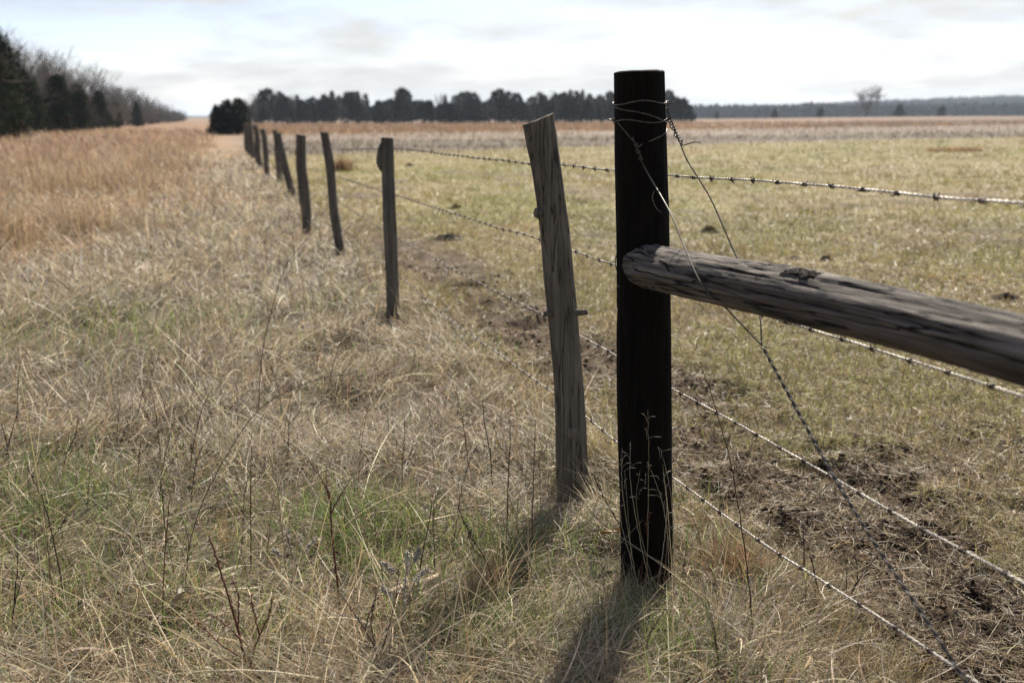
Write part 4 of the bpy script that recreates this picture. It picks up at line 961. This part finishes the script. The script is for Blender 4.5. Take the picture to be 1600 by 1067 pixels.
# hedgerow running away at upper left, parallel to the fence
for k, s_ in enumerate([52, 56, 60.5, 66, 69.5, 74, 79, 86, 94, 101, 118, 138, 170]):
    h_ = [5.4, 5.2, 5.6, 6.7, 5.0, 4.4, 3.9, 4.6, 3.4, 4.3, 4.2, 3.4, 3.8][k]
    x_, y_ = xy(s_, -12.9 + R_(-.8, .8))
    plant('cedar_tree', CEDAR[k % 4], (B_dark, M_cedar), x_, y_, h_ / 6, R_(0, 6.28), 'tall dark cedar cut by the left edge of the photo' if k == 3 else 'dark green cedar standing along the front of the hedgerow at upper left', 'tree', None if k == 3 else 'cedars along the hedgerow', R_(.85, 1.1))
s_ = 50.0; k = 0
while s_ < 560:
    x_, y_ = xy(s_, -15.5 - abs(R_(0, 4))); far_ = min(1, max(0, (s_ - 150) / 300))
    plant('bare_tree', BARE[k % 6], (B_grey, B_grey), x_, y_, (R_(6.8, 9.0) * (1 - .35 * far_)) / 8, R_(0, 6.28), 'bare grey deciduous tree rising out of the hedgerow at upper left', 'tree', 'bare trees of the hedgerow', R_(.9, 1.2))
    s_ += R_(2.2, 4.2) * (1 + s_ / 200); k += 1
s_ = 50.0; k = 0
while s_ < 520:
    x_, y_ = xy(s_, -15 + R_(-2.2, .5))
    plant('brush_shrub', BRUSH[k % 3], (B_dark, B_grey), x_, y_, R_(.8, 1.35), R_(0, 6.28), 'low bare brushy shrub at the foot of the hedgerow at upper left', 'shrub', 'brushy shrubs under the hedgerow', R_(1.0, 1.4))
    s_ += R_(1.4, 3.0) * (1 + s_ / 160); k += 1
# dark cedar bush at the end of the visible fence
bb = vp(357, 205, 80)
plant('cedar_bush', cedar_meshes(191, 2.9, 1.7, 'ragged', 150, 30, .0, .16, ragk=.55, cols=[(.006, .008, .004), (.009, .011, .006), (.005, .006, .003)]), (B_dark, M_cedar), bb[0], 80, .86, .6, 'squat almost black cedar bush at the far end of the fence line', 'shrub', None, 1.05)
for k, (px, h_) in enumerate([(338, 2.2), (374, 2.9)]):
    q = vp(px, 205, 83 + 3 * k); plant('cedar_bush', CEDAR[k], (B_dark, M_cedar), q[0], 83 + 3 * k, h_ / 6, 1.0 + k, ['small dark cedar bush close against the left of the squat black one', 'small dark cedar bush close behind the right of the squat black one'][k], 'shrub', None, 1.3)
# tree belt across the field
prof = np.array([(364, 176), (383, 160), (398, 148), (430, 142), (470, 150), (500, 150), (530, 147), (551, 139), (575, 153), (600, 152), (630, 142), (660, 152), (700, 150), (745, 149), (780, 144), (830, 153), (890, 142), (920, 150), (950, 150), (1000, 152), (1048, 149), (1072, 158), (1088, 176)], float)
px = 368.0; k = 0
while px < 1086:
    top = np.interp(px, prof[:, 0], prof[:, 1]) + R_(-5, 13); y_ = R_(240, 258); h_ = max((185 - top) / 1593 * y_ + 1.5, 2.2); x_ = (px - 800) / 1593 * y_
    if k % 7 in (2, 4) and px < 950 or px < 405:
        plant('bare_tree', BARE[k % 6], (B_grey, B_grey), x_, y_, h_ * 1.05 / 8, R_(0, 6.28), 'bare deciduous tree among the evergreens of the far tree belt', 'tree', 'bare trees of the far belt', R_(.7, .95))
    else:
        plant('evergreen_tree', PINE[(k * 5 + k // 3) % 7], (B_dark, M_cedar), x_, y_, h_ / 8, R_(0, 6.28), 'dark evergreen tree in the far belt across the field', 'tree', 'evergreen trees of the far belt', R_(.6, .95))
    px += R_(3.6, 7); k += 1
px = 392.0
while px < 1084:                                                   # the second row, a little deeper in
    y_ = R_(262, 275); x_ = (px - 800) / 1593 * y_; top = np.interp(px, prof[:, 0], prof[:, 1]) + R_(6, 18); h_ = max((185 - top) / 1593 * y_ + 1.5, 2)
    plant('evergreen_tree', PINE[(k * 5 + k // 3) % 7], (B_dark, M_cedar), x_, y_, h_ / 8, R_(0, 6.28), 'dark evergreen tree in the far belt across the field', 'tree', 'evergreen trees of the far belt', R_(.85, 1.2)); px += R_(4.5, 8); k += 1
# lone bare tree and field-edge cedars at right
plant('bare_tree', bare_tree_meshes(201, 13.5, .75, 3, .013, 5, .24), (B_grey, B_grey), (1350 - 800) / 1593 * 430, 430, 1.0, .4, 'lone rounded bare tree on the horizon at right', 'tree', None, 1.15)
for k, (px, hh, wd_, lab) in enumerate([(1210, 2.6, 1.5, 'small dark cedar at the field edge left of the lone bare tree'), (1281, 2.4, 1.6, 'small dark cedar at the field edge midway left below the lone bare tree'), (1404, 3.2, 1.9, 'rounded dark cedar at the field edge right of the lone bare tree'), (1470, 2.6, 2.0, 'low dark cedar at the field edge further right of the lone bare tree'), (1120, 2.2, 1.4, 'tiny dark cedar at the field edge beside the end of the tree belt')]):
    plant('cedar_bush', CEDAR[k % 4], (B_dark, M_cedar), (px - 800) / 1593 * 400, 400, hh / 6 * 1.5, 1.1 * k, lab, 'shrub', None, wd_ * .8)
# wooded ridge on the horizon: one mass nobody could count
n = 12000; y_ = g.uniform(800, 1900, n); x_ = y_ * g.uniform(-.15, .85, n); z_ = gz(x_, y_); hh = g.uniform(6, 11, n)
C = np.stack([x_, y_, z_ + hh * .5], -1)
V, Q, cc = leaf_cloud(g, C, hh * .62, 26, 2.5, [(.014, .018, .012), (.02, .02, .015), (.028, .025, .019), (.011, .015, .010)])
tag(link('far_wood', mesh_np('far_wood', V, Q, cc, False), M_cedar), 'dark wooded ridge along the horizon at right', 'wood', kind='stuff')


# ------------------------------------------------------------------ the air
m, nt, out = new_mat('haze_air')
pv = nd(nt, 'ShaderNodeVolumePrincipled'); pv.inputs['Color'].default_value = (.74, .85, 1.0, 1); pv.inputs['Density'].default_value = .00015; pv.inputs['Anisotropy'].default_value = .3
nt.links.new(pv.outputs[0], out.inputs['Volume'])
zlo = float(GV[:, 2].min()) - 1.0
a = np.array([[x_, y_, z_] for z_ in (zlo, 60.0) for y_ in (-1200, 9500) for x_ in (-8600, 8600)], float)
hz = link('haze', mesh_np('haze', a, np.array([[0, 2, 3, 1], [4, 5, 7, 6], [0, 1, 5, 4], [2, 6, 7, 3], [0, 4, 6, 2], [1, 3, 7, 5]])), m)
tag(hz, 'thin pale haze lying over the fields', 'haze', kind='stuff')
scene.cycles.volume_bounces = 0
